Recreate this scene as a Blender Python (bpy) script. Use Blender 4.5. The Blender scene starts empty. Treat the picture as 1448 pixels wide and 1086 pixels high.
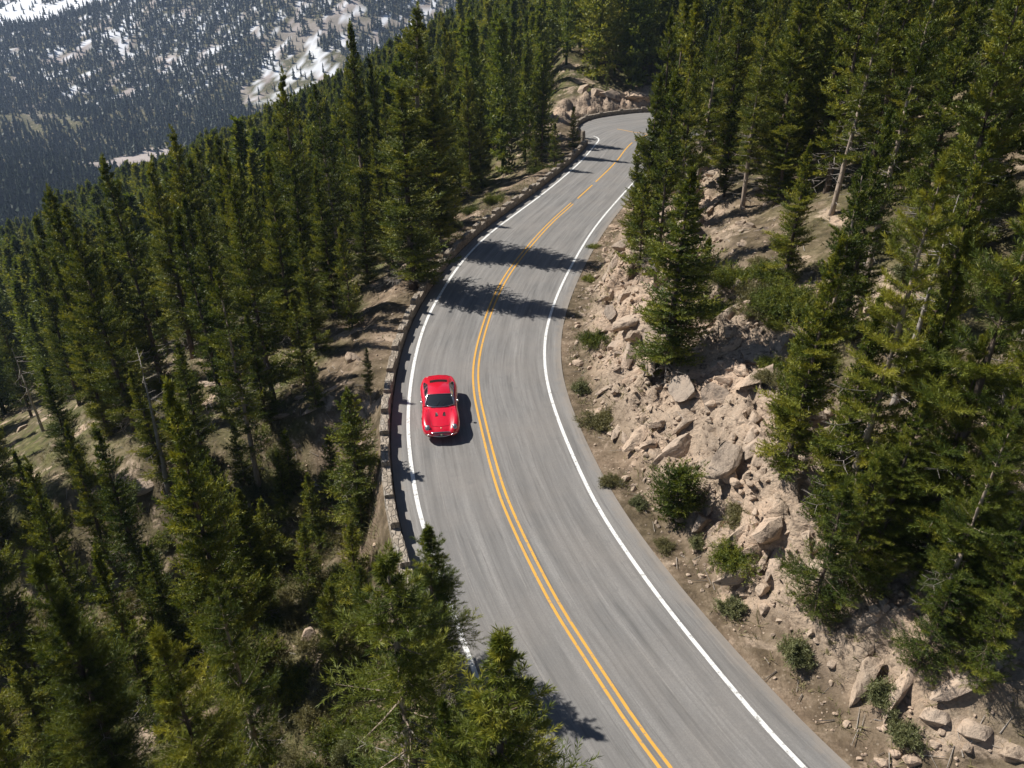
import bpy, math, random
import numpy as np

# ------------------------------------------------------------------ terrain
#TERRAIN_BEGIN
def smooth(pts, n=8, it=2):
    P = np.array(pts, float)
    for _ in range(it):                       # Chaikin corner cutting
        Q = [P[0]]
        for a, b in zip(P[:-1], P[1:]):
            Q += [a*.75+b*.25, a*.25+b*.75]
        Q.append(P[-1]); P = np.array(Q)
    return P

def resample(P, step):
    d = np.r_[0, np.cumsum(np.linalg.norm(np.diff(P, axis=0), axis=1))]
    s = np.arange(0, d[-1], step)
    return np.stack([np.interp(s, d, P[:, k]) for k in range(P.shape[1])], 1)

LEFT_LINE = smooth([(8.69,-5.23),(5.79,-0.14),(3.18,4.73),(0.82,10.03),(-1.17,15.45),(-3.17,21.48),(-3.96,25.01),(-4.5,28.37),(-4.78,32.04),(-4.85,35.8),
    (-4.7,39.29),(-4.29,42.35),(-3.73,45.93),(-2.9,49.77),(-1.64,53.92),(0.33,58.78),(2.41,63.82),(4.83,70.28),(6.95,76.62),(8.67,82.9),(9.36,85.33),(9.22,86.73),(8.69,87.53)])
YELLOW = smooth([(13.7,-3.64),(11,0.49),(8.59,4.31),(5.89,8.65),(3.6,12.49),(2.13,15.85),(1.19,18.09),(-0.13,22.31),(-0.69,24.9),(-1.33,28.84),(-1.64,30.99),(-1.79,33.4),
    (-1.67,36.22),(-1.21,40.77),(-0.48,45.1),(0.68,49.56),(2.73,56.1),(4.83,61.45),(6.95,67),(9.97,75.24),(11.79,81.68),(13.51,86.03),(16.41,89.92),(21.23,92.51),(27.98,92.71),(36.67,90.22),(46.32,85.73)])
RIGHT_LINE = smooth([(17.85,-0.46),(14.86,2.4),(12.16,5.36),(9.46,8.97),(7.09,12.33),(5.06,16.93),(4.06,19.6),(3.18,22.34),(2.56,25.23),(1.98,28.69),(1.64,31.83),(1.6,34.86),
    (1.88,38.34),(2.77,43.2),(4.25,49.15),(6.25,56.1),(9.46,64.85),(12.54,73.05),(15.05,80.16),(17.76,84.72),(21.81,87.53),(27.98,87.92),(35.7,85.53),(45.35,81.17)])
PAVE_RIGHT = smooth([(18.53,0.39),(15.54,3.14),(12.83,6.11),(10.23,9.6),(7.91,12.95),(5.84,17.4),(4.83,20.01),(3.94,22.68),(3.33,25.5),(2.75,28.9),(2.43,32.04),(2.41,34.76),
    (2.7,38.23),(3.57,42.99),(5.02,48.84),(7,55.68),(10.23,64.54),(13.32,72.74),(15.83,79.76),(18.24,84.01),(22.1,86.73),(27.98,87.03),(35.51,84.72),(45.07,80.36)])
PAVE_LEFT = smooth([(7.91,-5.76),(5.02,-0.67),(2.41,4.31),(0.05,9.71),(-1.93,15.16),(-3.91,21.23),(-4.68,24.79),(-5.21,28.26),(-5.5,32.04),(-5.58,35.8),
    (-5.4,39.39),(-5,42.56),(-4.39,46.24),(-3.52,50.18),(-2.22,54.34),(-0.29,59.19),(1.74,64.12),(4.15,70.59),(6.27,76.92),(7.82,82.49),(8.2,84.31),(7.62,86.33),(7.14,89.12),(7.62,92.91),
    (8.69,95.9),(10.13,97.7),(12.06,99.2),(14.09,100.5),(16.41,101.5),(20.27,101.91),(26.05,100.9),(34.74,97.7),(48.25,91.71)])
def offset(P, d):
    t = np.gradient(P, axis=0); t /= np.linalg.norm(t, axis=1)[:, None]
    return P + np.stack([-t[:, 1], t[:, 0]], 1)*d
WALL_LINE = resample(offset(PAVE_LEFT, .22), .25)

def hash2(ix, iy, seed):
    h = (ix.astype(np.int64)*374761393 + iy.astype(np.int64)*668265263 + seed*982451653) & 0x7fffffff
    h = ((h ^ (h >> 13))*1274126177) & 0x7fffffff
    return ((h ^ (h >> 16)) & 0xffff)/65535.0
def vnoise(x, y, seed=0):
    ix, iy = np.floor(x), np.floor(y); fx, fy = x-ix, y-iy
    fx = fx*fx*fx*(fx*(fx*6-15)+10); fy = fy*fy*fy*(fy*(fy*6-15)+10)
    a = hash2(ix, iy, seed); b = hash2(ix+1, iy, seed); c = hash2(ix, iy+1, seed); d = hash2(ix+1, iy+1, seed)
    return (a*(1-fx)+b*fx)*(1-fy)+(c*(1-fx)+d*fx)*fy
def fbm(x, y, oct=4, seed=0, gain=.5):
    s = 0; a = 1; t = 0
    for k in range(oct):
        s = s + a*vnoise(x*2**k+17.3*k, y*2**k-9.1*k, seed+k); t += a; a *= gain
    return s/t
def sstep(a, b, x):
    t = np.clip((x-a)/(b-a), 0, 1); return t*t*(3-2*t)
def smax(a, b, k):
    h = np.clip(.5+.5*(a-b)/k, 0, 1); return b*(1-h)+a*h+k*h*(1-h)
def pl_dist(x, y, P):
    best = np.full(x.shape, 1e9); side = np.zeros(x.shape)
    for a, b in zip(P[:-1], P[1:]):
        dx, dy = b[0]-a[0], b[1]-a[1]; L2 = dx*dx+dy*dy
        t = np.clip(((x-a[0])*dx+(y-a[1])*dy)/L2, 0, 1)
        ex, ey = x-a[0]-t*dx, y-a[1]-t*dy
        d = ex*ex+ey*ey; m = d < best
        best = np.where(m, d, best); side = np.where(m, np.sign(dx*ey-dy*ex), side)
    return np.sqrt(best)*side                 # + on the left of the direction of travel
PL_C, PR_C = resample(PAVE_LEFT, 2.0), resample(PAVE_RIGHT, 2.0)

def road_offsets(x, y):
    """distance beyond the left pavement edge (dl > 0) and beyond the right one (dr > 0)"""
    return pl_dist(x, y, PL_C), -pl_dist(x, y, PR_C)

def rock_mask(x, y, dl, dr):
    n = fbm(x*.25, y*.25, 3, 5)
    band = sstep(.9, 2.2, dr)*(1-sstep(6.0, 9.5, dr + (n-.5)*5))*sstep(10, 16, y)*(1-sstep(57, 65, y))
    bend = sstep(1.0, 2, dl)*(1-sstep(3.6, 6, dl+(n-.5)*3))*sstep(91, 96, y)*(1-sstep(28, 36, x))
    return np.clip(band+bend, 0, 1)

def height(x, y, detail=True):
    x = np.asarray(x, float); y = np.asarray(y, float)
    near = (x > -70) & (x < 80) & (y > -40) & (y < 150)
    dl = np.full(x.shape, 50.); dr = np.full(x.shape, 50.)
    if near.any():
        a, b = road_offsets(x[near], y[near]); dl[near] = a; dr[near] = b
    # valley side as a leaning plane
    x0 = np.interp(y, [-60, 3, 34, 65, 85, 105, 117, 155, 195, 265, 900], [9, 3.5, -5, 2, 7, 7, 8, 5, 6, 12, 74])
    pl = .45*(x-x0)
    pl = np.where(pl > 0, 150*(1-np.exp(-np.maximum(pl,0)/150)), pl)
    pl = pl + (fbm(x/60, y/60, 3, 3)-.5)*10*sstep(60, 200, np.hypot(x, y-30))
    # profiles beside the road
    steep = sstep(9, 14, y)*(1-sstep(26, 33, y))
    fill = -.10*np.minimum(dl, 2.2) - .40*np.maximum(dl-2.2, 0) - steep*3.1*np.clip(dl-.45, 0, 1.25) - steep*.3*np.clip(dl-1.7, 0, 3)
    cut = .05*np.minimum(np.maximum(dr, 0), 1.0) + .66*np.clip(dr-1.0, 0, 7.5) + .40*np.maximum(dr-8.5, 0)
    cutb = .03*np.clip(dl-.7, 0, 99) + .46*np.clip(dl-1.2, 0, 3.6) + .27*np.clip(dl-4.8, 0, 60)
    bend = sstep(88, 97, y)*sstep(-1, 8, x)
    left = fill*(1-bend) + cutb*bend
    prof = np.where(dl > 0, left, np.where(dr > 0, cut, -.06))
    D = np.maximum(np.maximum(dl, dr), 0)
    w = np.where(near, sstep(14, 46, D), 1.0)
    z = prof*(1-w) + pl*w
    # far valley: floor, forested ridge, snowy range
    fl = -128 + (fbm(x/170, y/170, 4, 21)-.5)*44
    crest = np.clip(-92 + .26*(x+862), -150, 140) + (fbm(x/230, y/230, 4, 33)-.5)*70
    r1 = sstep(800, 1330, y)*(1-sstep(1380, 2000, y))
    far = fl*(1-r1) + crest*r1
    r2 = sstep(1950, 3000, y)
    far = far*(1-r2) + r2*(190 + (fbm(x/420, y/420, 5, 44)-.5)*330)
    z = smax(z, far, 18.)
    if detail:
        hill = sstep(.8, 3.5, D)*np.where(near, 1, 0)
        z = z + hill*((fbm(x*.45, y*.45, 5, 7, .55)-.5)*1.0)
        rm = np.where(near, rock_mask(x, y, dl, dr), 0)
        # ledges: tilted strata running up to the right
        u = (x*.80+y*.25)*.9 + fbm(x*.5, y*.5, 2, 12)*2.4; v = (-x*.35+y*.85)*.55
        led = fbm(u*1.5, v*.55, 4, 9, .55); rid = 1-np.abs(2*led-1)
        cell = vnoise(u*1.5, v*1.3, 61); step = np.floor(cell*6)/6
        z = z + rm*((rid-.6)*1.15 + (step-.4)*.95 + (np.abs(fbm(x*1.7+u*.4, y*1.7, 3, 15)-.5)-.12)*-1.1)
    return z
#TERRAIN_END

# ------------------------------------------------------------------ helpers
S = bpy.context.scene
COL = S.collection
rng = np.random.default_rng(11)
random.seed(4)

def link(o, parent=None):
    COL.objects.link(o)
    if parent: o.parent = parent
    return o
def tag(o, label=None, cat=None, group=None, kind=None):
    if label: o['label'] = label
    if cat: o['category'] = cat
    if group: o['group'] = group
    if kind: o['kind'] = kind
    return o
def empty(name, loc=(0, 0, 0), rz=0, sc=1.0):
    o = bpy.data.objects.new(name, None); o.empty_display_size = .2
    o.location = loc; o.rotation_euler = (0, 0, rz); o.scale = (sc, sc, sc)
    return link(o)
def mesh_from(name, V, Fs, mat=None, smooth_=False, uv=None):
    me = bpy.data.meshes.new(name); me.from_pydata([tuple(map(float, v)) for v in V], [], [tuple(f) for f in Fs]); me.update()
    if mat:
        for m in (mat if isinstance(mat, (list, tuple)) else [mat]): me.materials.append(m)
    if smooth_: me.shade_smooth()
    if uv is not None:
        l = me.uv_layers.new(name='UVMap'); vi = np.empty(len(me.loops), np.int32); me.loops.foreach_get('vertex_index', vi)
        l.data.foreach_set('uv', np.asarray(uv, np.float32)[vi].ravel())
    return me
def obj(name, me, parent=None):
    return link(bpy.data.objects.new(name, me), parent)
def np_mesh(name, V, T, mat, tone=None, mi=None, smooth_=False):
    """triangle or quad mesh straight from arrays"""
    V = np.asarray(V, np.float32); T = np.asarray(T, np.int32); k = T.shape[1]
    me = bpy.data.meshes.new(name)
    me.vertices.add(len(V)); me.vertices.foreach_set('co', V.ravel())
    me.loops.add(T.size); me.loops.foreach_set('vertex_index', T.ravel())
    me.polygons.add(len(T)); me.polygons.foreach_set('loop_start', np.arange(0, T.size, k, dtype=np.int32))
    for m in (mat if isinstance(mat, (list, tuple)) else [mat]): me.materials.append(m)
    if mi is not None: me.polygons.foreach_set('material_index', np.asarray(mi, np.int32))
    me.polygons.foreach_set('use_smooth', np.full(len(T), smooth_))
    if tone is not None:
        a = me.attributes.new('tone', 'FLOAT', 'POINT'); a.data.foreach_set('value', np.asarray(tone, np.float32))
    me.update(calc_edges=True)
    return me
class MB:
    def __init__(s): s.V = []; s.F = []
    def add(s, V, Fs):
        n = len(s.V); s.V += [tuple(v) for v in V]; s.F += [tuple(i+n for i in f) for f in Fs]
    def box(s, c, d, rz=0, taper=1.0, jit=0):
        cx, cy, cz = c; hx, hy, hz = d[0]/2, d[1]/2, d[2]/2; ca, sa = math.cos(rz), math.sin(rz); V = []
        for z, k in ((-hz, 1), (hz, taper)):
            for x, y in ((-hx, -hy), (hx, -hy), (hx, hy), (-hx, hy)):
                x, y = x*k+random.uniform(-jit, jit), y*k+random.uniform(-jit, jit)
                V.append((cx+x*ca-y*sa, cy+x*sa+y*ca, cz+z+random.uniform(-jit, jit)))
        s.add(V, [(3, 2, 1, 0), (4, 5, 6, 7), (0, 1, 5, 4), (1, 2, 6, 5), (2, 3, 7, 6), (3, 0, 4, 7)])
    def tube(s, P, r, n=6, caps=True):
        P = [np.array(p, float) for p in P]; R = r if hasattr(r, '__len__') else [r]*len(P); V = []; Fs = []
        for i, p in enumerate(P):
            t = P[min(i+1, len(P)-1)]-P[max(i-1, 0)]; t /= (np.linalg.norm(t)+1e-9)
            a = np.cross(t, (0, 0, 1)); 
            if np.linalg.norm(a) < 1e-3: a = np.cross(t, (1, 0, 0))
            a /= np.linalg.norm(a); b = np.cross(t, a)
            for k in range(n):
                q = 2*math.pi*k/n; V.append(p+R[i]*(a*math.cos(q)+b*math.sin(q)))
        for i in range(len(P)-1):
            for k in range(n):
                Fs.append((i*n+k, i*n+(k+1) % n, (i+1)*n+(k+1) % n, (i+1)*n+k))
        if caps: Fs += [tuple(reversed(range(n))), tuple(range((len(P)-1)*n, len(P)*n))]
        s.add(V, Fs)
    def build(s, name, mat, parent=None, smooth_=False):
        return obj(name, mesh_from(name, s.V, s.F, mat, smooth_), parent)

# ------------------------------------------------------------------ materials
def new_mat(name):
    m = bpy.data.materials.new(name); m.use_nodes = True; nt = m.node_tree
    b = nt.nodes['Principled BSDF']
    return m, nt, b
class N:
    """small node builder"""
    def __init__(s, nt): s.nt = nt
    def node(s, t, **kw):
        n = s.nt.nodes.new(t)
        for k, v in kw.items(): setattr(n, k, v)
        return n
    def L(s, a, b): s.nt.links.new(a, b)
    def noise(s, vec, scale, detail=4, rough=.55, dist=0):
        n = s.node('ShaderNodeTexNoise'); n.inputs['Scale'].default_value = scale; n.inputs['Detail'].default_value = detail
        n.inputs['Roughness'].default_value = rough; n.inputs['Distortion'].default_value = dist
        if vec is not None: s.L(vec, n.inputs['Vector'])
        return n.outputs['Fac']
    def vor(s, vec, scale, feature='F1', rnd=1):
        n = s.node('ShaderNodeTexVoronoi', feature=feature); n.inputs['Scale'].default_value = scale; n.inputs['Randomness'].default_value = rnd
        s.L(vec, n.inputs['Vector']); return n
    def ramp(s, fac, stops):
        n = s.node('ShaderNodeValToRGB'); e = n.color_ramp.elements
        while len(e) < len(stops): e.new(.5)
        for el, (p, c) in zip(e, stops):
            el.position = p; el.color = (*c, 1) if hasattr(c, '__len__') else (c, c, c, 1)
        s.L(fac, n.inputs['Fac']); return n.outputs['Color']
    def mix(s, fac, a, b, mode='MIX'):
        n = s.node('ShaderNodeMix', data_type='RGBA', blend_type=mode)
        for k, v in ((0, fac), (6, a), (7, b)):
            if hasattr(v, 'is_linked') or hasattr(v, 'links'): s.L(v, n.inputs[k])
            elif k == 0: n.inputs[0].default_value = v
            else: n.inputs[k].default_value = (*v, 1)
        return n.outputs[2]
    def math(s, op, a, b=0., c=None, clamp=False):
        n = s.node('ShaderNodeMath', operation=op, use_clamp=clamp)
        for k, v in enumerate((a, b) if c is None else (a, b, c)):
            if hasattr(v, 'links'): s.L(v, n.inputs[k])
            else: n.inputs[k].default_value = v
        return n.outputs[0]
    def bump(s, h, strength, dist=.1, normal=None):
        n = s.node('ShaderNodeBump'); n.inputs['Strength'].default_value = strength; n.inputs['Distance'].default_value = dist
        s.L(h, n.inputs['Height'])
        if normal is not None: s.L(normal, n.inputs['Normal'])
        return n.outputs['Normal']
    def mapping(s, vec, scale=(1, 1, 1), rot=(0, 0, 0), loc=(0, 0, 0)):
        n = s.node('ShaderNodeMapping'); n.inputs['Scale'].default_value = scale; n.inputs['Rotation'].default_value = rot; n.inputs['Location'].default_value = loc
        s.L(vec, n.inputs['Vector']); return n.outputs['Vector']
def simple(name, col, rough=.6, metal=0, coat=0, spec=.5):
    m, nt, b = new_mat(name); b.inputs['Base Color'].default_value = (*col, 1); b.inputs['Roughness'].default_value = rough
    b.inputs['Metallic'].default_value = metal; b.inputs['Coat Weight'].default_value = coat; b.inputs['Coat Roughness'].default_value = .05
    b.inputs['Specular IOR Level'].default_value = spec
    return m

def rock_color(n, P, dark=1.0):
    big = n.noise(P, .35, 5, .6); mid = n.noise(n.mapping(P, (1, 1, 2.2), (.5, .35, .4)), 2.2, 8, .65, .4); fine = n.noise(P, 11, 6, .7)
    c = n.ramp(big, [(.30, (.31, .245, .185)), (.48, (.50, .385, .285)), (.62, (.59, .43, .31)), (.75, (.40, .325, .26))])
    c = n.mix(n.ramp(mid, [(.36, 1.), (.47, 0.)]), c, (.13, .093, .066))
    c = n.mix(n.ramp(mid, [(.58, 0.), (.72, .8)]), c, (.58, .48, .38))
    c = n.mix(n.ramp(fine, [(.35, .55), (.6, 0.)]), c, (.25, .2, .16))
    return c, mid, fine

def ground_material():
    m, nt, b = new_mat('ground'); n = N(nt)
    P = n.node('ShaderNodeTexCoord').outputs['Object']
    at = n.node('ShaderNodeAttribute', attribute_name='mask'); sp = n.node('ShaderNodeSeparateColor'); n.L(at.outputs['Color'], sp.inputs['Color'])
    R, G, B = sp.outputs[0], sp.outputs[1], sp.outputs[2]
    n1 = n.noise(P, .22, 6, .6); n2 = n.noise(P, 1.7, 7, .65); n3 = n.noise(P, 9, 6, .7)
    dirt = n.ramp(n2, [(.3, (.13, .092, .062)), (.5, (.24, .175, .122)), (.68, (.36, .275, .20))])
    dirt = n.mix(n.ramp(n3, [(.38, .6), (.55, 0.)]), dirt, (.12, .088, .06))
    peb = n.vor(P, 5.5); dirt = n.mix(n.ramp(peb.outputs['Distance'], [(.14, .75), (.2, 0.)]), dirt, (.48, .39, .30))
    duff = n.ramp(n2, [(.33, (.055, .042, .026)), (.5, (.105, .08, .048)), (.66, (.20, .155, .105))])
    gr = n.ramp(n2, [(.3, (.035, .042, .012)), (.5, (.085, .092, .025)), (.7, (.15, .14, .05))])
    c = n.mix(n.ramp(n1, [(.44, 0.), (.66, 1.)]), duff, dirt)
    gm = n.math('MULTIPLY', G, n.ramp(n.noise(P, .8, 5, .6), [(.38, .25), (.56, 1.)]), clamp=True)
    c = n.mix(gm, c, gr)
    rc, rm, rf = rock_color(n, P)
    outc = n.math('MULTIPLY', n.ramp(n.noise(P, .45, 6, .62, .5), [(.57, 0.), (.63, 1.)]), .8)     # bare stone between the trees
    rfac = n.math('MAXIMUM', R, outc)
    c = n.mix(rfac, c, rc)
    # far slabs of granite and old snow
    gran = n.ramp(n.noise(P, .02, 6, .65), [(.35, (.30, .25, .22)), (.6, (.46, .40, .37)), (.7, (.58, .54, .52))])
    c = n.mix(B, c, gran)
    sn = n.node('ShaderNodeAttribute', attribute_name='snow')
    c = n.mix(sn.outputs['Fac'], c, (.84, .86, .90))
    n.L(c, b.inputs['Base Color']); b.inputs['Roughness'].default_value = .95; b.inputs['Specular IOR Level'].default_value = .2
    h = n.math('ADD', n.math('MULTIPLY', n2, .5), n.math('MULTIPLY', n3, .25)); h = n.math('ADD', h, n.math('MULTIPLY', n.math('MULTIPLY', rm, R), 1.2))
    n.L(n.bump(h, .9, .22), b.inputs['Normal'])
    return m
def rock_material(name, tint=(1, 1, 1)):
    m, nt, b = new_mat(name); n = N(nt)
    P = n.node('ShaderNodeTexCoord').outputs['Object']; oi = n.node('ShaderNodeObjectInfo')
    v = n.node('ShaderNodeVectorMath', operation='ADD'); n.L(P, v.inputs[0]); n.L(oi.outputs['Location'], v.inputs[1])
    c, mid, fine = rock_color(n, v.outputs[0])
    c = n.mix(1., c, tint, 'MULTIPLY')
    c = n.mix(n.math('MULTIPLY', oi.outputs['Random'], .35), c, (.40, .34, .29))
    n.L(c, b.inputs['Base Color']); b.inputs['Roughness'].default_value = .92; b.inputs['Specular IOR Level'].default_value = .2
    n.L(n.bump(n.math('ADD', mid, n.math('MULTIPLY', fine, .35)), .8, .12), b.inputs['Normal'])
    return m
def asphalt_material():
    m, nt, b = new_mat('asphalt'); n = N(nt)
    uv = n.node('ShaderNodeUVMap', uv_map='UVMap').outputs['UV']; P = n.node('ShaderNodeTexCoord').outputs['Object']
    st = n.noise(n.mapping(uv, (1.9, .075, 1)), 1.6, 8, .68, .25)       # u across in metres, v along
    st2 = n.noise(n.mapping(uv, (6.5, .22, 1)), 1.3, 6, .7)
    blot = n.noise(P, .28, 5, .6); fine = n.noise(P, 24, 4, .7); mid = n.noise(P, 2.3, 6, .65)
    c = n.ramp(st, [(.31, (.118, .115, .112)), (.44, (.196, .189, .182)), (.57, (.248, .239, .229)), (.70, (.318, .305, .29))])
    c = n.mix(n.ramp(st2, [(.34, .75), (.48, 0.)]), c, (.125, .12, .115))
    st3 = n.noise(n.mapping(uv, (3.2, .045, 1), (0, 0, .02), (5, 3, 0)), 2.0, 5, .6)
    c = n.mix(n.ramp(st3, [(.60, 0.), (.70, .55)]), c, (.335, .312, .29))
    sxu = n.node('ShaderNodeSeparateXYZ'); n.L(uv, sxu.inputs[0]); au = n.math('ABSOLUTE', n.math('SUBTRACT', n.math('ABSOLUTE', sxu.outputs[0]), 1.75))
    tr_ = n.ramp(n.math('ABSOLUTE', n.math('SUBTRACT', au, .78)), [(.0, .34), (.42, 0.)])      # two wheel tracks in each lane
    c = n.mix(tr_, c, (.155, .149, .144))
    c = n.mix(n.ramp(blot, [(.42, 0.), (.68, .5)]), c, (.26, .237, .215))
    c = n.mix(n.ramp(mid, [(.3, .5), (.42, 0.)]), c, (.17, .165, .16))
    c = n.mix(n.ramp(mid, [(.66, 0.), (.76, .45)]), c, (.30, .275, .25))
    c = n.mix(n.ramp(fine, [(.4, .3), (.6, 0.)]), c, (.13, .126, .122))
    sx = n.node('ShaderNodeSeparateXYZ'); n.L(uv, sx.inputs[0])
    # dusty brown edges (uv.x = 0 at the left edge; attribute holds distance to nearest edge)
    ed = n.node('ShaderNodeAttribute', attribute_name='edge').outputs['Fac']
    de = n.math('ADD', ed, n.math('MULTIPLY', n.math('SUBTRACT', mid, .5), .9))
    c = n.mix(n.ramp(de, [(.05, .6), (.42, 0.)]), c, (.29, .25, .21))
    n.L(c, b.inputs['Base Color']); b.inputs['Roughness'].default_value = .88; b.inputs['Specular IOR Level'].default_value = .25
    n.L(n.bump(n.math('ADD', n.math('MULTIPLY', fine, .6), mid), .25, .02), b.inputs['Normal'])
    return m
def paint_material(name, col, wear):
    m, nt, b = new_mat(name); n = N(nt)
    P = n.node('ShaderNodeTexCoord').outputs['Object']
    a = n.noise(P, 7, 6, .7); g = n.noise(P, .9, 4, .6)
    c = n.mix(n.ramp(g, [(.35, .25), (.6, 0.)]), col, tuple(x*.75 for x in col))
    c = n.mix(n.ramp(a, [(wear-.07, .85), (wear+.04, 0.)]), c, (.22, .205, .19))
    n.L(c, b.inputs['Base Color']); b.inputs['Roughness'].default_value = .7
    return m
def wall_material():
    m, nt, b = new_mat('wall_stone'); n = N(nt)
    uv = n.node('ShaderNodeUVMap', uv_map='UVMap').outputs['UV']; P = n.node('ShaderNodeTexCoord').outputs['Object']
    w = n.node('ShaderNodeMix', data_type='RGBA'); w.inputs[0].default_value = .04
    nz = n.node('ShaderNodeTexNoise'); nz.inputs['Scale'].default_value = 3; n.L(P, nz.inputs['Vector']); n.L(uv, w.inputs[6]); n.L(nz.outputs['Color'], w.inputs[7])
    v = n.vor(n.mapping(w.outputs[2], (3.4, 6, 1)), 1.0, 'F1', .8); e = n.vor(n.mapping(w.outputs[2], (3.4, 6, 1)), 1.0, 'DISTANCE_TO_EDGE', .8)
    sc = n.node('ShaderNodeSeparateColor'); n.L(v.outputs['Color'], sc.inputs[0])
    c = n.ramp(sc.outputs[0], [(.1, (.29, .245, .195)), (.4, (.38, .32, .255)), (.7, (.44, .375, .305)), (.95, (.35, .315, .27))])
    f = n.noise(P, 9, 6, .7); c = n.mix(n.ramp(f, [(.36, .6), (.56, 0.)]), c, (.17, .135, .10))
    c = n.mix(n.ramp(e.outputs['Distance'], [(.02, .6), (.06, 0.)]), c, (.19, .16, .13))
    n.L(c, b.inputs['Base Color']); b.inputs['Roughness'].default_value = .93; b.inputs['Specular IOR Level'].default_value = .2
    n.L(n.bump(n.math('ADD', n.ramp(e.outputs['Distance'], [(.02, 0.), (.12, 1.)]), n.math('MULTIPLY', f, .5)), .8, .05), b.inputs['Normal'])
    return m
def leaf_material(name, stops, trans=.25, attr=True):
    m, nt, b = new_mat(name); n = N(nt)
    oi = n.node('ShaderNodeObjectInfo'); t = n.node('ShaderNodeAttribute', attribute_name='tone').outputs['Fac']
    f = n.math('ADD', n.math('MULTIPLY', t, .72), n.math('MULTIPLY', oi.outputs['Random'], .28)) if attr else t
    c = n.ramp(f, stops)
    n.L(c, b.inputs['Base Color']); b.inputs['Roughness'].default_value = .55; b.inputs['Specular IOR Level'].default_value = .35
    tr = n.node('ShaderNodeBsdfTranslucent'); n.L(n.mix(1., c, (1.25, 1.15, .55), 'MULTIPLY'), tr.inputs['Color'])
    mx = n.node('ShaderNodeMixShader'); mx.inputs[0].default_value = trans
    out = nt.nodes['Material Output']; n.L(b.outputs[0], mx.inputs[1]); n.L(tr.outputs[0], mx.inputs[2]); n.L(mx.outputs[0], out.inputs['Surface'])
    return m
def bark_material(name, a, bcol):
    m, nt, b = new_mat(name); n = N(nt)
    P = n.node('ShaderNodeTexCoord').outputs['Object']
    s = n.noise(n.mapping(P, (7, 7, 1.2)), 1.5, 6, .7)
    c = n.ramp(s, [(.32, a), (.6, bcol)]); n.L(c, b.inputs['Base Color']); b.inputs['Roughness'].default_value = .9; b.inputs['Specular IOR Level'].default_value = .2
    n.L(n.bump(s, .6, .04), b.inputs['Normal'])
    return m

M = {}
M['ground'] = ground_material(); M['rock'] = rock_material('rock'); M['grey_rock'] = rock_material('grey_rock', (.72, .74, .76)); M['asphalt'] = asphalt_material()
M['white'] = paint_material('white_paint', (.76, .76, .74), .42); M['yellow'] = paint_material('yellow_paint', (.68, .36, .055), .40)
M['wall'] = wall_material()
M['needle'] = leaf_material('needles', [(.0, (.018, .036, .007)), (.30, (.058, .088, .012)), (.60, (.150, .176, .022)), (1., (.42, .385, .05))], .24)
M['needle_far'] = leaf_material('far_needles', [(.0, (.042, .072, .014)), (.5, (.125, .165, .028)), (1., (.29, .285, .05))], .36, False)
M['needle_dist'] = leaf_material('distant_needles', [(.0, (.011, .022, .010)), (.5, (.028, .046, .018)), (1., (.065, .082, .026))], .1, False)
M['shrub'] = leaf_material('shrub_leaves', [(.0, (.06, .07, .03)), (.5, (.15, .165, .07)), (1., (.32, .31, .15))], .2)
M['brush'] = leaf_material('dry_brush', [(.0, (.08, .075, .03)), (.5, (.17, .16, .065)), (1., (.34, .29, .15))], .2)
M['bark'] = bark_material('bark', (.07, .052, .04), (.17, .13, .10)); M['pale_bark'] = bark_material('pale_bark', (.20, .15, .11), (.42, .34, .27))
M['twig'] = bark_material('dead_twigs', (.22, .19, .16), (.38, .34, .30))

# ------------------------------------------------------------------ ground
def axis(segs):
    out = [segs[0][0]]
    for a, b, s0, s1 in segs:                 # growing steps
        x = a; n = max(1, int(round((b-a)/((s0+s1)/2)))); w = np.linspace(s0, s1, n); w *= (b-a)/w.sum()
        out += list(a+np.cumsum(w))
    return np.array(out)
gx = axis([(-2600, -700, 60, 13), (-700, -160, 9, 4.5), (-160, -30, 4.5, .7), (-30, -9, .6, .26), (-9, 20, .2, .2), (20, 60, .3, 1.5), (60, 300, 2, 14), (300, 1500, 20, 90)])
gy = axis([(-120, 4, 8, .5), (4, 9, .4, .22), (9, 62, .2, .2), (62, 110, .3, .5), (110, 260, .7, 5), (260, 1400, 6, 12), (1400, 4200, 16, 70)])
X, Y = np.meshgrid(gx, gy)
Z = height(X, Y)
near = (X > -70) & (X < 80) & (Y > -40) & (Y < 150)
dl = np.full(X.shape, 60.); dr = np.full(X.shape, 60.)
dl[near], dr[near] = road_offsets(X[near], Y[near])
rk = np.zeros(X.shape); rk[near] = rock_mask(X[near], Y[near], dl[near], dr[near])
D = np.maximum(np.maximum(dl, dr), 0)
# bare sandy strip left of the wall and the dirt patch up on the right slope
bare = (sstep(.2, .8, dl)*(1-sstep(3.5, 6.5, dl + (fbm(X*.4, Y*.4, 3, 71)-.5)*5))*sstep(22, 30, Y)*(1-sstep(70, 90, Y)))
patch = 1-sstep(.6, 1.1, np.hypot((X-11.6)/2.4, (Y-37.0)/3.0)+(fbm(X*.6, Y*.6, 3, 72)-.5)*.7)
gm = np.clip(fbm(X/9, Y/9, 3, 55)*1.5-.35+.38*(dl > 0), 0, 1)*sstep(1.5, 5, D)
gm = np.clip(gm*(1-bare)*(1-patch)*(1-.8*rk), 0, 1)
far = sstep(330, 520, np.hypot(X, Y))
mead = 1-sstep(.7, 1.1, np.hypot((X+455)/52, (Y-765)/48)+(fbm(X/40, Y/40, 3, 81)-.5)*.9)
mead2 = 1-sstep(.7, 1.1, np.hypot((X+226)/60, (Y-872)/80)+(fbm(X/40, Y/40, 3, 82)-.5)*.9)
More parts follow.
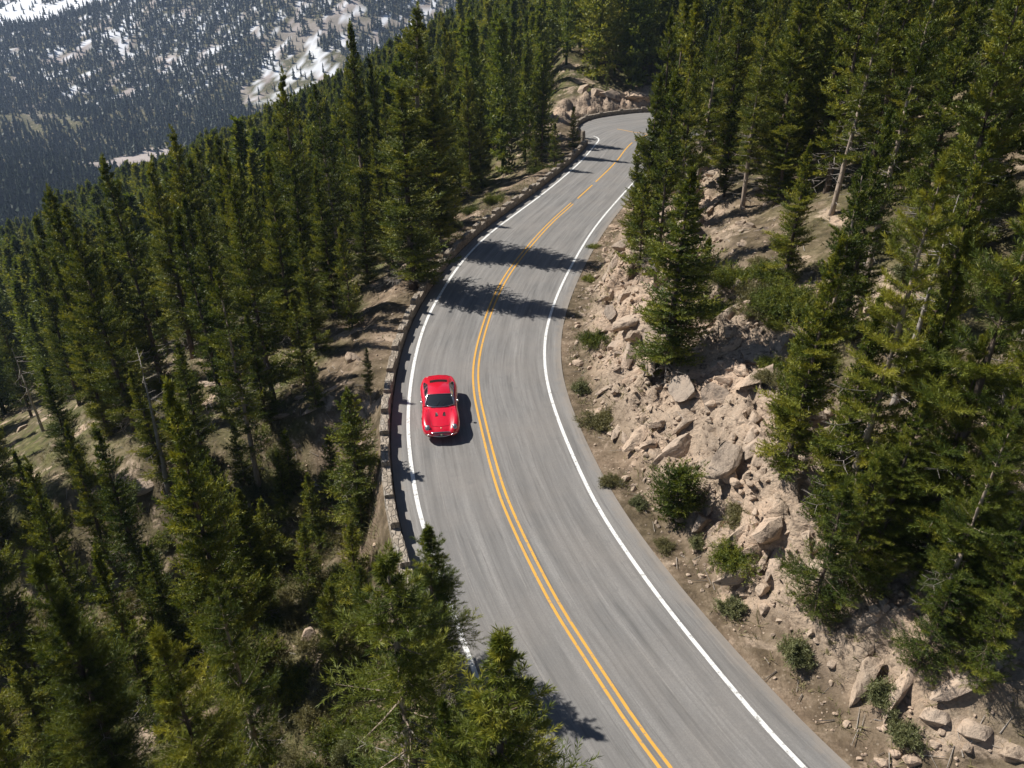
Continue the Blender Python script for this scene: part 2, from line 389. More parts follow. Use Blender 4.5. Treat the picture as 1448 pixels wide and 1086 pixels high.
out1 = 1-sstep(.75, 1.05, np.hypot((X+306)/44, (Y-637)/42)+(fbm(X/25, Y/25, 4, 83)-.5)*.9)
out2 = 1-sstep(.75, 1.05, np.hypot((X+152)/20, (Y-444)/30)+(fbm(X/15, Y/15, 4, 84)-.5)*.9)
out3 = 1-sstep(.75, 1.05, np.hypot((X+520)/28, (Y-735)/26)+(fbm(X/25, Y/25, 4, 86)-.5)*.9)
gm = np.clip(gm + 1.0*np.maximum(mead, mead2) + .9*far, 0, 1)
gran = np.clip(np.maximum(np.maximum(out1, out2), out3), 0, 1)
slabs = sstep(.585, .63, fbm(X/17, Y/26, 5, 91, .6))*sstep(770, 880, Y)
belt = sstep(.50, .56, fbm(X/60, Y/30, 5, 92, .6))*(1-sstep(60, 150, np.abs(X+170-(Y-950)*-.25)))*sstep(880, 980, Y)*.6
gran = np.clip(np.maximum(gran, np.maximum(slabs, belt)), 0, 1)
alpine = sstep(1500, 2100, Y); gran = np.clip(gran + alpine*.8, 0, 1)
gm *= (1-alpine)
snow = np.maximum(sstep(.61, .635, fbm(X/15, Y/24, 5, 95, .6)), sstep(.64, .67, fbm(X/9, Y/12, 3, 97, .6)))*sstep(800, 900, Y)*(1-alpine)*.9 + alpine*sstep(.50, .53, fbm(X/150, Y/190, 5, 96, .6))
corner = (1-sstep(.8, 1.1, np.hypot((X+665)/150, (Y-1225)/85)))*sstep(.36, .40, fbm(X/40, Y/55, 5, 98, .6)); snow = np.maximum(snow, corner)
def vgrid_faces(ny, nx):
    i = np.arange((ny-1)*(nx-1)); r, c = i//(nx-1), i % (nx-1); a = r*nx+c
    return np.stack([a, a+1, a+nx+1, a+nx], 1)
me = np_mesh('ground', np.stack([X.ravel(), Y.ravel(), Z.ravel()], 1), vgrid_faces(len(gy), len(gx)), M['ground'], smooth_=True)
a = me.attributes.new('mask', 'FLOAT_COLOR', 'POINT')
a.data.foreach_set('color', np.stack([rk.ravel(), gm.ravel(), gran.ravel(), np.ones(rk.size)], 1).astype(np.float32).ravel())
a = me.attributes.new('snow', 'FLOAT', 'POINT'); a.data.foreach_set('value', np.clip(snow, 0, 1).astype(np.float32).ravel())
tag(obj('ground', me), kind='structure')

# ------------------------------------------------------------------ road
def strip_between(A, B, z, n_across, step=.6):
    """a ribbon of quads between two polylines, matched by nearest station; uv in metres"""
    C = resample((resample(A, 1.0)), step)
    rows = []; 
    Bf = resample(B, .1)
    for k in range(len(C)):
        t = C[min(k+1, len(C)-1)]-C[max(k-1, 0)]; t /= np.linalg.norm(t)
        d = Bf-C[k]; al = np.abs(d@t); di = np.linalg.norm(d, axis=1); rows.append(Bf[np.argmin(di+al*.6)])
    Bm = np.array(rows)
    for _ in range(6):
        Bm[1:-1] = (Bm[:-2]+2*Bm[1:-1]+Bm[2:])/4
    return C, Bm
A_, B_ = strip_between(YELLOW, PAVE_LEFT, 0, 0); _, B2 = strip_between(YELLOW, PAVE_RIGHT, 0, 0)
def road_rows():
    V = []; UV = []; ED = []; s = 0; na = 16; rows = len(A_)
    for k in range(rows):
        if k: s += np.linalg.norm(A_[k]-A_[k-1])
        wl, wr = np.linalg.norm(B_[k]-A_[k]), np.linalg.norm(B2[k]-A_[k])
        for j in range(na+1):
            f = j/na*2-1; p = A_[k]+(B2[k]-A_[k])*f if f > 0 else A_[k]+(B_[k]-A_[k])*(-f); u = f*wr if f > 0 else f*wl
            crown = .03*(1-f*f)
            V.append((p[0], p[1], crown)); UV.append((u, s)); ED.append(wr-u if f > 0 else wl+u)
    return V, UV, ED, rows, na+1
V, UV, ED, nr, nc = road_rows()
F = vgrid_faces(nr, nc)
me = np_mesh('road', V, F, M['asphalt'], smooth_=True)
l = me.uv_layers.new(name='UVMap'); l.data.foreach_set('uv', np.asarray(UV, np.float32)[F.ravel()].ravel())
a = me.attributes.new('edge', 'FLOAT', 'POINT'); a.data.foreach_set('value', np.asarray(ED, np.float32))
if sum(p.normal.z for p in me.polygons) < 0: me.flip_normals()
tag(obj('road', me), kind='structure')
PV = np.array(V).reshape(nr, nc, 3)
# turn-out beyond the wall end and bend surface: same asphalt on a sheet a little lower
def fan(P, z):
    c = P.mean(0); V = [(c[0], c[1], z)]+[(p[0], p[1], z) for p in P]; n = len(P)
    return V, [(0, i+1, (i+1) % n+1) for i in range(n)]
P_ = smooth([(6.2, 77.6), (7.9, 81), (7.9, 85), (7.2, 88.5), (7.5, 92.6), (8.7, 95.6), (10.2, 97.4), (12.2, 98.9), (14.5, 100.2), (17, 100.9), (21, 101), (27, 99.5), (27, 90), (18, 88), (12.5, 83)])
V, Fs = fan(P_, -.012)
tag(obj('turnout_pavement', mesh_from('turnout_pavement', V, Fs, M['asphalt'], uv=[(v[0], v[1]) for v in V])), kind='structure')
me = bpy.data.objects['turnout_pavement'].data; a = me.attributes.new('edge', 'FLOAT', 'POINT'); a.data.foreach_set('value', np.full(len(V), 2., np.float32))

def paint(name, P, w, mat, label=None):
    P = resample(P, .5); t = np.gradient(P, axis=0); t /= np.linalg.norm(t, axis=1)[:, None]; nrm = np.stack([-t[:, 1], t[:, 0]], 1)
    k = np.arange(len(P)); wv = w*(1+.06*(vnoise(k*.37, k*0., 3)-.5))
    V = np.concatenate([P+nrm*wv[:, None]/2, P-nrm*wv[:, None]/2]); n = len(P)
    # sit 5 mm above the crowned road
    PV2 = PV.reshape(-1, 3); z = []
    for q in V:
        d = (PV2[:, 0]-q[0])**2+(PV2[:, 1]-q[1])**2; i = np.argpartition(d, 4)[:4]; wgt = 1/(d[i]+1e-4); z.append((PV2[i, 2]*wgt).sum()/wgt.sum()+.009)
    V = np.c_[V, z]
    o = obj(name, mesh_from(name, V, [(i, i+n, i+n+1, i+1) for i in range(n-1)], mat))
    me = o.data
    if me.polygons[0].normal.z < 0: me.flip_normals()
    return tag(o, kind='structure')
paint('white_edge_line', LEFT_LINE, .15, M['white']); paint('white_edge_line', RIGHT_LINE, .14, M['white'])
yc = resample(YELLOW, .1); cut = int(np.argmin(np.hypot(yc[:, 0]-4.9, yc[:, 1]-61.7)))
paint('yellow_centre_line', offset(yc[:cut], .125), .095, M['yellow']); paint('yellow_centre_line', offset(yc[:cut], -.125), .095, M['yellow'])
for d0, d1 in ((1.2, 6.2), (6.8, 14.5), (15, 24), (24.6, 60)):
    paint('yellow_centre_line', yc[cut+int(d0*10):cut+int(d1*10)], .13, M['yellow'])
paint('yellow_centre_line', np.array([(11.9, 91.0), (12.7, 90.2), (13.6, 89.1), (15.2, 88.4)]), .13, M['yellow'])

# ------------------------------------------------------------------ stone guard walls
def stone_wall(name, P, hb, hm, thick, pitch, mlen, label, cat, mer=True):
    P = resample(P, .25); root = empty(name, (P[len(P)//2][0], P[len(P)//2][1], 0)); ox, oy = P[len(P)//2]
    tag(root, label, cat)
    t = np.gradient(P, axis=0); t /= np.linalg.norm(t, axis=1)[:, None]; nr = np.stack([-t[:, 1], t[:, 0]], 1)
    V = []; UV = []; s = 0; prof = []
    for k in range(len(P)):
        if k: s += .25
        j = lambda a: (random.random()-.5)*a
        hh = hb+j(.05)
        pr = [(-thick/2-.02, -3.2 if 12 < P[k][1] < 31 else -.9), (-thick/2+j(.03), hh), (thick/2+j(.03), hh+j(.03)), (thick/2+.04, -1.6)]
        ul = [-.9, hh, hh+thick, hh+thick+1.6]
        for (d, z), u in zip(pr, ul):
            q = P[k]-nr[k]*d; V.append((q[0]-ox, q[1]-oy, z)); UV.append((s, u))
    Fs = []
    for k in range(len(P)-1):
        for i in range(3): a = k*4+i; Fs.append((a, a+1, a+5, a+4))
    e = (len(P)-1)*4; Fs += [(3, 2, 1, 0), (e, e+1, e+2, e+3)]
    body = obj('wall_body', mesh_from('wall_body', V, Fs, M['wall'], uv=UV), root)
    if mer:
        n = int((len(P)*.25)/pitch)
        for i in range(n):
            c = i*pitch+random.uniform(-.12, .12)+.6; L = mlen*random.uniform(.7, 1.2); k0, k1 = int(c/.25), int((c+L)/.25)
            if k1 >= len(P): break
            hgt = hm*random.uniform(.65, 1.25); V = []; UV = []; m = max(2, k1-k0+1); seq = list(range(k0, k1+1))
            th = thick+random.uniform(.0, .07)
            for q_, k in enumerate(seq):
                jj = lambda a: (random.random()-.5)*a
                for (d, z), u in zip([(-th/2+jj(.02), hb-.06), (-th/2+.02+jj(.03), hb+hgt-.03), (-th/2+.05, hb+hgt+jj(.02)), (th/2-.05, hb+hgt+jj(.02)), (th/2-.02+jj(.03), hb+hgt-.03), (th/2+jj(.02), hb-.06)], (0, hgt, hgt+.05, hgt+th, hgt+th+.05, 2*hgt+th)):
                    p = P[k]-nr[k]*d; V.append((p[0]-ox, p[1]-oy, z)); UV.append((k*.25+i*3.3, u+i))
            Fs = []
            for k in range(len(seq)-1):
                for i2 in range(5): a = k*6+i2; Fs.append((a, a+1, a+7, a+6))
            e = (len(seq)-1)*6; Fs += [(5, 4, 3, 2, 1, 0), tuple(e+x for x in range(6))]
            obj('raised_block', mesh_from('raised_block', V, Fs, M['wall'], uv=UV), root)
    return root
W = offset(resample(PAVE_LEFT, .25), .24)
end = int(np.argmin(np.hypot(W[:, 0]-7.85, W[:, 1]-84.0))); st = int(np.argmin(np.hypot(W[:, 0]+.2, W[:, 1]-9.2)))
stone_wall('stone_wall', W[st:end], .45, .21, .33, 1.95, 1.1, 'long low stone guard wall with raised blocks along the left road edge', 'wall')
k0 = int(np.argmin(np.hypot(W[:, 0]-7.0, W[:, 1]-89.2)))
stone_wall('stone_wall', W[k0:], .46, .14, .36, 3.2, .5, 'low dark stone guard wall curving round the outside of the far bend', 'wall')
for i, (x, y, h) in enumerate(((7.55, 85.1, .95), (7.2, 86.2, .9), (7.05, 87.4, .85))):
    b = MB(); b.box((0, 0, h/2-.15), (.42, .42, h+.3), random.random(), .82, .02); b.box((0, 0, h+.02), (.34, .34, .07), random.random(), .7, .01)
    o = b.build('stone_post', M['wall']); o.location = (x, y, 0)
    tag(o, ('squat stone post standing right at the end of the long guard wall', 'middle stone post of three in the gap between the two guard walls', 'stone post nearest the curved wall of the bend')[i], 'post', 'stone posts in the wall gap')

# ------------------------------------------------------------------ conifers
def unit(v): return v/(np.linalg.norm(v, axis=-1, keepdims=True)+1e-9)
def grow(h, R, zb, pitch, per, seed, nlen, nwid, per_twig, twig_pitch, gap=.12, lod=False, bend=0.0, power=.8):
    """branch whorls up a trunk; returns needle triangles, their tone, and branch polylines"""
    r = np.random.default_rng(seed); limbs = []; TB_, TD, TL, TT = [], [], [], []
    z = zb*h; ph = r.random()*7
    bx = lambda q: bend*np.sin(q/h*2.6)
    lop = r.random()*6.28                     # the crown is fuller on one side
    while z < h*.985:
        f = (z-zb*h)/(h-zb*h); prof = ((1-f)**power)*(.62+.38*min(1, f*3.5))*min(1, .45+(1-f)*3.2)+.03
        clump = .80+.35*math.sin(z*2.1+ph)*r.random()
        for k in range(int(per+r.integers(-1, 2))):
            if r.random() < gap*(1-f*.6): continue
            az = r.random()*6.28; L = R*prof*clump*(.62+.5*r.random())*(1+.15*math.cos(az-lop))
            e0 = -.30+.75*f+r.uniform(-.14, .14); cu = .18+.22*r.random()
            d0 = np.array([math.cos(az), math.sin(az)]); zz = z+r.uniform(-.12, .12); tw = r.uniform(-.25, .25)
            u = np.linspace(0, 1, 5); side = np.array([-d0[1], d0[0]])
            P = np.stack([bx(zz)+d0[0]*u*L+side[0]*tw*u*u*L, d0[1]*u*L+side[1]*tw*u*u*L, zz+L*(e0*u+cu*u*u)], 1)
            limbs.append((P, .012+.014*L))
            n = max(3, int(L/twig_pitch)); t = np.linspace(.14 if f < .85 else .05, 1, n)
            C = np.stack([np.interp(t, u, P[:, i]) for i in range(3)], 1)
            ax = unit(np.stack([np.interp(np.clip(t+.06, 0, 1), u, P[:, i])-np.interp(np.clip(t-.06, 0, 1), u, P[:, i]) for i in range(3)], 1))
            sgn = np.where(np.arange(n) % 2 == 0, 1, -1)*r.uniform(.5, 1.25, n); sgn[-1] = 0
            lat = np.cross(ax, (0, 0, 1.)); lat = unit(lat)
            dirs = unit(ax*.8+lat*sgn[:, None]*1.0+np.array([0, 0, .22])+r.normal(0, .16, (n, 3)))
            tl = (.20+.30*np.sin(np.clip(t, 0, 1)*2.4)*min(1.2, L))*r.uniform(.7, 1.25, n)*min(1, .30+L*.85)
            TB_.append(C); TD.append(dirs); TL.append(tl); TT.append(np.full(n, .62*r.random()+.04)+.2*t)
        z += pitch*(1-.35*f)*r.uniform(.8, 1.2)
    # leader
    n = 7; t = np.linspace(0, 1, n); TB_.append(np.stack([np.full(n, bx(h)), np.zeros(n), h*.95+t*h*.05], 1)); TD.append(unit(np.c_[r.normal(0, .35, (n, 2)), np.ones(n)])); TL.append(np.full(n, .25)); TT.append(np.full(n, .6))
    B, Dv, Lv, Tn = np.concatenate(TB_), np.concatenate(TD), np.concatenate(TL), np.concatenate(TT)
    n = len(B); K = per_twig
    s = np.repeat(np.linspace(0, 1, K)[None], n, 0)+r.uniform(-.05, .05, (n, K))
    base = B[:, None]+Dv[:, None]*(Lv[:, None]*s)[..., None]
    rad = unit(r.normal(0, 1, (n, K, 3))); nd = unit(Dv[:, None]*(.55+.5*s)[..., None]+rad*.75+np.array([0, 0, .12]))
    nl = nlen*r.uniform(.75, 1.25, (n, K)); tip = base+nd*nl[..., None]
    wv = unit(np.cross(nd, unit(r.normal(0, 1, (n, K, 3)))))*(nwid*r.uniform(.7, 1.3, (n, K)))[..., None]
    mid = base+nd*(nl*.45)[..., None]
    V = np.stack([base, mid-wv, tip, mid+wv], 2).reshape(-1, 3)
    q = np.arange(n*K)*4; T = np.stack([q, q+1, q+2, q+3], 1)
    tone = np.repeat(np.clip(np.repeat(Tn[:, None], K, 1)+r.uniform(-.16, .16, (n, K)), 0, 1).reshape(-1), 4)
    return V, T, tone, limbs, bx

def trunk_mesh(name, h, r0, limbs, bx, seed, pale, dead_to=0.0, limb_step=1):
    r = np.random.default_rng(seed); m = MB(); zs = np.linspace(-.5, h*.985, 12)
    m.tube([(bx(z)+r.uniform(-.02, .02), r.uniform(-.02, .02), z) for z in zs], [max(.012, r0*(1-.93*max(z, 0)/h)*(1.25 if z < 0 else 1)) for z in zs], 8)
    for P, rr in limbs[::limb_step]:
        m.tube(P, [rr, rr*.85, rr*.65, rr*.45, rr*.2], 3, False)
    nt = len(m.F)
    if dead_to:
        for i in range(int(h*3.2)):
            z = r.uniform(.05, dead_to)*h; az = r.random()*6.28; L = r.uniform(.4, 1.5); dr_ = r.uniform(-.45, .05)
            a = np.array([bx(z), 0, z]); d = np.array([math.cos(az), math.sin(az), dr_]); sd = np.array([-d[1], d[0], 0])
            P = [a, a+d*L*.4, a+d*L*.75+np.array([0, 0, .05*L]), a+d*L+np.array([0, 0, .16*L])+sd*r.uniform(-.2, .2)]
            m.tube(P, [.022, .017, .011, .004], 3, False)
            for s_ in (-1, 1):
                b = P[2]; m.tube([b, b+d*.2*L+sd*s_*.25*L], [.009, .003], 3, False)
    me = mesh_from(name, m.V, m.F, [pale, M['twig']], True)
    me.polygons.foreach_set('material_index', np.r_[np.zeros(nt), np.ones(len(m.F)-nt)].astype(np.int32))
    return me
PROTO = {}
def proto(kind, i, h, R, zb, pitch, per, r0, pale, dead=0, gap=.12, bend=0, power=.8, needles=(.145, .0195, 22, .080)):
    sd = hash((len(PROTO)+1)*31+i) % 9999
    V, T, tone, limbs, bx = grow(h, R, zb, pitch, per, sd, needles[0], needles[1], needles[2], needles[3], gap, bend=bend, power=power)
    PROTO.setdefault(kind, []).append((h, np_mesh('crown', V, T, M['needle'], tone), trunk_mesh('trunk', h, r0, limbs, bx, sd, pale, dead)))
for i, (h, R, gp, pw) in enumerate(((11.5, 2.0, .05, .85), (12.5, 1.9, .08, .8), (10.5, 1.95, .04, .95), (13, 2.1, .1, .75))):
    proto('f', i, h, R, 0.04+.02*i, .40, 7, .19, M['bark'], .1, gp, .05*(i-1), pw)
for i, (h, R, gp, zb) in enumerate(((13, 1.85, .14, .14), (14, 1.75, .2, .2), (12, 1.9, .12, .12), (14.5, 1.7, .24, .24))):
    proto('s', i, h, R, zb, .44, 6, .2, M['pale_bark'] if i % 2 else M['bark'], .5, gp, .12*(i-1.5), .72)
for i, (h, R) in enumerate(((4.6, 1.1), (5.2, 1.05), (4.2, 1.15))):
    proto('y', i, h, R, .04, .24, 6, .075, M['bark'], 0, .1, 0, .9, (.125, .015, 16, .08))
for i, (h, R) in enumerate(((9.5, 1.0), (10.5, 1.1))):
    proto('o', i, h, R, .08, .34, 5, .13, M['bark'], .2, .18, .1, .6)
FINE = (.15, .0075, 52, .08)
for i, (h, R, gp, pw) in enumerate(((10.5, 2.1, .05, .85), (9.5, 2.0, .08, .8))):
    proto('F', i, h, R, .05, .40, 6, .18, M['bark'], .12, gp, .1*(i-1), pw, FINE)
for i, (h, R, gp, zb) in enumerate(((10.5, 1.85, .12, .12), (11.5, 1.8, .16, .16))):
    proto('S', i, h, R, zb, .45, 5, .18, M['pale_bark'] if i % 2 else M['bark'], .5, gp, .2*(i-.5), .64, FINE)
proto('Y', 0, 4.8, 1.15, .04, .25, 6, .075, M['bark'], 0, .1, 0, .85, (.125, .0065, 36, .08))
proto('b', 0, 2.0, 1.25, .03, .14, 7, .06, M['bark'], 0, .05, 0, .5, (.125, .015, 16, .08))

TREES = [(-0.3, 8.9, 8.04, 'f', 'conifer top poking up over the road edge at the bottom centre'),
(-1.15, 9.6, 6.19, 'f', 'low conifer top at the very bottom, between the two beside the road edge'),
(-2.5, 12.2, 9.53, 's', 'big olive conifer at bottom centre, left of the one leaning over the road edge'),
(11.77, 14.03, 5.96, 'f', ''),
(11.55, 13.36, 3.84, 'y', ''),
(11.01, 14.59, 6.69, 's', 'conifer with a pale bent lower trunk near the right picture edge'),
(-11.27, 11.1, 8.49, 'f', ''),
(11.85, 15.58, 8.56, 'f', ''),
(11.5, 16.49, 11.08, 's', ''),
(11.31, 14.78, 4.25, 'y', ''),
(10.56, 14.07, 3.17, 'y', ''),
(11.35, 16.4, 7.26, 'f', ''),
(15.7, 19.89, 13.03, 'f', ''),
(-8.12, 13.05, 10.0, 'f', ''),
(-2.25, 15.2, 5.34, 'f', 'bushy conifer beside the road edge at the lower wall end, its tip over the asphalt'),
(9.84, 18.38, 11.38, 's', 'large conifer with pale trunk and dead grey branches in the middle of the right slope'),
(10.16, 16.79, 6.34, 'f', ''),
(11.15, 18.09, 9.24, 'f', ''),
(8.61, 16.32, 4.54, 'y', ''),
(9.66, 16.76, 5.22, 'y', ''),
(-17.54, 13.17, 14.27, 'f', ''),
(-13.76, 12.78, 8.0, 'o', ''),
(9.66, 18.73, 7.7, 'f', ''),
(-8.02, 15.66, 9.39, 's', 'large conifer with yellow-green top at lower left'),
(9.27, 21.18, 10.0, 's', 'sparse conifer with thin trunk above the grey boulders of the right slope'),
(-15.49, 14.52, 10.91, 'f', ''),
(8.95, 20.9, 7.95, 'f', ''),
(13.27, 22.33, 8.38, 'f', ''),
(-12.84, 15.85, 9.9, 's', ''),
(-12.95, 16.26, 11.28, 'f', ''),
(18.15, 25.64, 8.2, 'f', ''),
(15.84, 26.46, 11.2, 's', 'tall dark-trunked conifer at the upper right picture edge'),
(-19.73, 16.95, 11.47, 's', ''),
(9.26, 22.61, 3.92, 'y', ''),
(13.15, 27.09, 12.92, 's', 'tallest conifer of the right slope, its pale sunlit trunk running out of the picture'),
(-4.99, 19.66, 3.43, 'y', ''),
(21.16, 30.33, 16.25, 's', ''),
(-10.6, 20.72, 12.88, 'f', ''),
(5.78, 21.58, 1.9, 'b', ''),
(20.13, 28.14, 8.95, 's', ''),
(12.3, 26.18, 8.25, 'f', ''),
(17.87, 29.28, 14.09, 'f', ''),
(-6.22, 19.58, 4.06, 'y', ''),
(-13.29, 19.43, 8.68, 'o', ''),
(-17.08, 18.37, 6.17, 'f', ''),
(-21.62, 18.61, 9.05, 'o', ''),
(-5.97, 22.29, 3.81, 'y', ''),
(17.09, 31.89, 10.44, 'f', ''),
(-13.42, 22.43, 6.25, 'f', ''),
(-10.22, 23.34, 6.79, 'f', ''),
(-20.78, 20.86, 5.41, 'y', ''),
(6.49, 29.07, 8.74, 'f', 'dense dark conifer standing alone on the rocks right of the road'),
(-6.03, 24.47, 2.6, 'y', ''),
(22.2, 33.38, 9.24, 'f', ''),
(-11.18, 24.0, 8.13, 's', ''),
(-6.38, 25.7, 6.86, 's', 'large open conifer just left of the stone wall, level with the red car front'),
(-8.26, 23.78, 3.64, 'y', ''),
(-14.47, 22.69, 4.57, 'y', ''),
(-20.82, 23.47, 10.84, 'f', ''),
(-18.36, 24.02, 10.52, 's', ''),
(-24.73, 22.28, 9.55, 'f', ''),
(23.63, 35.96, 12.53, 's', ''),
(19.72, 34.32, 8.91, 'f', ''),
(11.9, 31.88, 5.89, 'f', ''),
(-16.28, 25.77, 10.27, 's', ''),
(-8.71, 26.81, 3.42, 'y', ''),
(-24.46, 25.85, 13.39, 'f', ''),
(-10.53, 26.36, 3.88, 'y', ''),
(-11.97, 29.77, 10.71, 's', ''),
(-8.0, 28.21, 3.18, 'y', ''),
(-14.09, 27.72, 7.07, 'f', ''),
(8.52, 32.39, 3.72, 'y', 'small thin conifer just right of the dense one on the rocks'),
(15.31, 36.52, 11.04, 's', 'tall conifer with thin pale trunk, left of the tallest pale-trunked one on the right slope'),
(-10.35, 28.47, 3.29, 'y', ''),
(-6.52, 30.93, 2.97, 'y', 'little pale green conifer growing on bare ground against the stone wall'),
(-14.44, 30.16, 7.77, 's', ''),
(28.58, 41.1, 12.72, 'f', ''),
(-10.25, 29.34, 3.02, 'y', ''),
(-28.62, 28.38, 14.12, 's', ''),
(-9.24, 31.5, 2.64, 'y', 'small bright conifer sapling on the bare rocky patch left of the wall'),
(-19.6, 28.82, 8.0, 'f', ''),
(-12.61, 29.84, 3.17, 'y', ''),
(18.9, 38.56, 10.02, 's', ''),
(-11.88, 33.45, 11.01, 's', ''),
(-11.83, 31.97, 5.79, 'f', ''),
(-17.09, 31.09, 6.09, 'f', ''),
(-22.75, 29.3, 6.34, 'f', ''),
(-14.57, 33.85, 10.77, 'o', ''),
(23.44, 41.09, 10.78, 's', ''),
(16.27, 40.05, 12.71, 'o', ''),
(-16.37, 31.74, 3.46, 'y', ''),
(7.36, 37.36, 10.41, 'o', ''),
(-26.05, 30.55, 9.25, 'f', ''),
(25.92, 43.35, 14.03, 'f', ''),
(-10.45, 34.5, 4.8, 'y', ''),
(-22.27, 32.59, 6.6, 'f', ''),
(19.49, 42.58, 11.45, 'o', ''),
(31.24, 46.18, 14.19, 'f', ''),
(-28.24, 34.45, 12.5, 's', ''),
(-20.96, 36.48, 12.66, 'f', ''),
(-31.45, 33.57, 11.29, 'f', ''),
(-10.6, 37.73, 6.52, 'f', ''),
(28.52, 46.53, 12.24, 's', ''),
(14.4, 41.75, 6.39, 'f', ''),
(16.07, 42.84, 7.85, 'f', ''),
(14.48, 43.51, 11.37, 'f', ''),
(25.9, 46.63, 14.16, 's', ''),
(-17.3, 36.04, 3.48, 'y', ''),
(13.0, 43.16, 9.38, 's', ''),
(20.8, 45.35, 11.32, 'f', ''),
(-15.79, 38.54, 9.57, 'f', ''),
(23.29, 45.32, 9.0, 's', ''),
(18.13, 46.53, 15.23, 'f', ''),
(7.1, 41.02, 5.48, 'y', ''),
(-30.89, 35.44, 7.91, 'o', ''),
(-9.08, 40.23, 5.86, 'y', ''),
(-12.86, 40.9, 10.95, 'f', ''),
(30.14, 48.74, 10.64, 'f', ''),
(9.52, 43.85, 9.97, 's', ''),
(-23.28, 37.83, 7.47, 'f', ''),
(15.77, 46.85, 13.16, 'f', ''),
(10.82, 45.73, 11.58, 's', ''),
(-5.95, 43.9, 11.68, 'f', 'full green conifer close behind the stone wall, casting the lower shadow band across the road'),
(-21.45, 38.86, 5.13, 's', ''),
(21.44, 48.34, 10.28, 'o', ''),
(-24.39, 39.97, 10.43, 'f', ''),
(-34.81, 38.35, 14.69, 'f', ''),
(-10.56, 42.77, 8.82, 'f', ''),
(30.71, 51.69, 14.58, 'f', ''),
(-15.34, 43.1, 11.76, 'f', ''),
(-21.88, 42.52, 13.98, 'o', ''),
(12.87, 46.77, 6.45, 'f', ''),
(34.08, 52.49, 9.23, 's', ''),
(-12.5, 44.09, 9.25, 'f', ''),
(17.36, 49.37, 10.96, 'f', ''),
(-18.66, 43.29, 10.51, 'f', ''),
(28.56, 51.35, 7.95, 'f', ''),
(9.21, 48.16, 12.61, 's', 'tall conifer with dark trunk at the left front of the upper right forest'),
(14.87, 49.64, 10.85, 's', ''),
(26.27, 52.54, 13.03, 'o', ''),
(8.15, 47.4, 10.34, 'f', 'conifer at the right road edge whose boughs hide the road before the bend'),
(-24.64, 42.77, 9.61, 'f', ''),
(34.1, 55.11, 10.9, 'o', ''),
(30.87, 54.18, 10.76, 'o', ''),
(-26.39, 44.29, 14.17, 'o', ''),
(23.33, 52.97, 11.53, 'f', ''),
(7.7, 47.97, 6.15, 'f', ''),
(11.04, 51.13, 12.55, 'o', ''),
(-19.68, 46.76, 14.27, 's', 'tall conifer with dark bare trunk rising in front of the valley outcrops'),
(-36.5, 41.88, 12.35, 'o', ''),
(-13.65, 48.66, 14.79, 's', 'tall conifer with dark trunk showing, against the far mountainside'),
(-34.17, 42.1, 9.57, 's', ''),
(-21.37, 46.44, 12.87, 's', ''),
(35.02, 57.58, 15.13, 'f', ''),
(20.77, 53.47, 10.14, 's', ''),
(26.53, 55.08, 11.33, 'f', ''),
(-9.54, 48.28, 6.82, 'f', ''),
(17.17, 53.18, 8.5, 'f', ''),
(-27.83, 46.37, 14.04, 'f', ''),
(14.51, 53.96, 12.4, 'f', ''),
(-15.38, 47.4, 5.58, 'y', ''),
(38.59, 58.32, 12.44, 'o', ''),
(-5.04, 51.4, 11.09, 'f', ''),
(22.33, 55.88, 12.37, 'f', ''),
(-6.51, 52.69, 15.56, 's', 'tallest slender conifer behind the stone wall, its spire near the photo top'),
(-22.81, 48.94, 12.88, 'f', ''),
(-11.92, 51.51, 13.12, 's', ''),
(24.25, 57.52, 13.58, 'f', ''),
(-38.91, 44.08, 10.74, 'f', ''),
(-8.18, 50.73, 5.76, 'y', ''),
(-20.6, 49.94, 12.41, 'o', ''),
(-17.77, 50.32, 11.26, 'f', ''),
(27.79, 57.37, 7.82, 'f', ''),
(35.68, 59.83, 10.25, 'o', ''),
(26.49, 59.61, 14.36, 'o', ''),
(-19.39, 51.95, 12.89, 'f', ''),
(31.51, 60.36, 9.89, 's', ''),
(-27.12, 49.22, 9.56, 'f', ''),
(11.42, 56.72, 14.2, 'o', ''),
(16.81, 57.26, 8.73, 'o', ''),
(-9.01, 53.65, 9.49, 'f', ''),
(20.08, 58.8, 10.78, 'f', ''),
(-15.67, 53.36, 11.59, 'o', ''),
(-30.04, 49.41, 9.52, 'f', ''),
(22.57, 59.85, 11.17, 'f', ''),
(-12.11, 54.32, 10.19, 'o', ''),
(-41.47, 46.49, 8.15, 's', ''),
(15.01, 59.02, 10.91, 'o', ''),
(39.65, 61.87, 8.53, 'f', ''),
(-25.74, 51.99, 8.22, 'o', ''),
(32.47, 63.47, 10.07, 'f', ''),
(-33.44, 51.75, 12.8, 'f', ''),
(16.7, 61.43, 12.15, 'f', ''),
(-28.7, 53.55, 12.61, 'f', ''),
(-8.98, 57.79, 11.06, 's', ''),
(-14.39, 56.34, 8.38, 's', ''),
(24.99, 64.25, 13.6, 'f', ''),
(35.07, 65.24, 13.13, 'o', ''),
(-20.58, 56.26, 11.16, 's', ''),
(28.54, 63.89, 8.06, 'f', ''),
(-40.69, 50.87, 11.81, 'f', ''),
(-44.78, 49.76, 11.44, 'f', ''),
(-5.36, 58.43, 5.76, 'y', ''),
(-11.7, 60.4, 16.77, 'f', 'broad tall conifer left of the wall, first of three spires near the photo top'),
(42.58, 65.08, 10.45, 's', ''),
(37.24, 64.43, 5.62, 'y', ''),
(-31.12, 54.45, 11.76, 'f', ''),
(-9.84, 60.22, 14.16, 's', 'sparse tall conifer between two taller spires behind the wall'),
(-34.12, 54.69, 14.45, 'f', ''),
(37.59, 66.18, 11.15, 'f', ''),
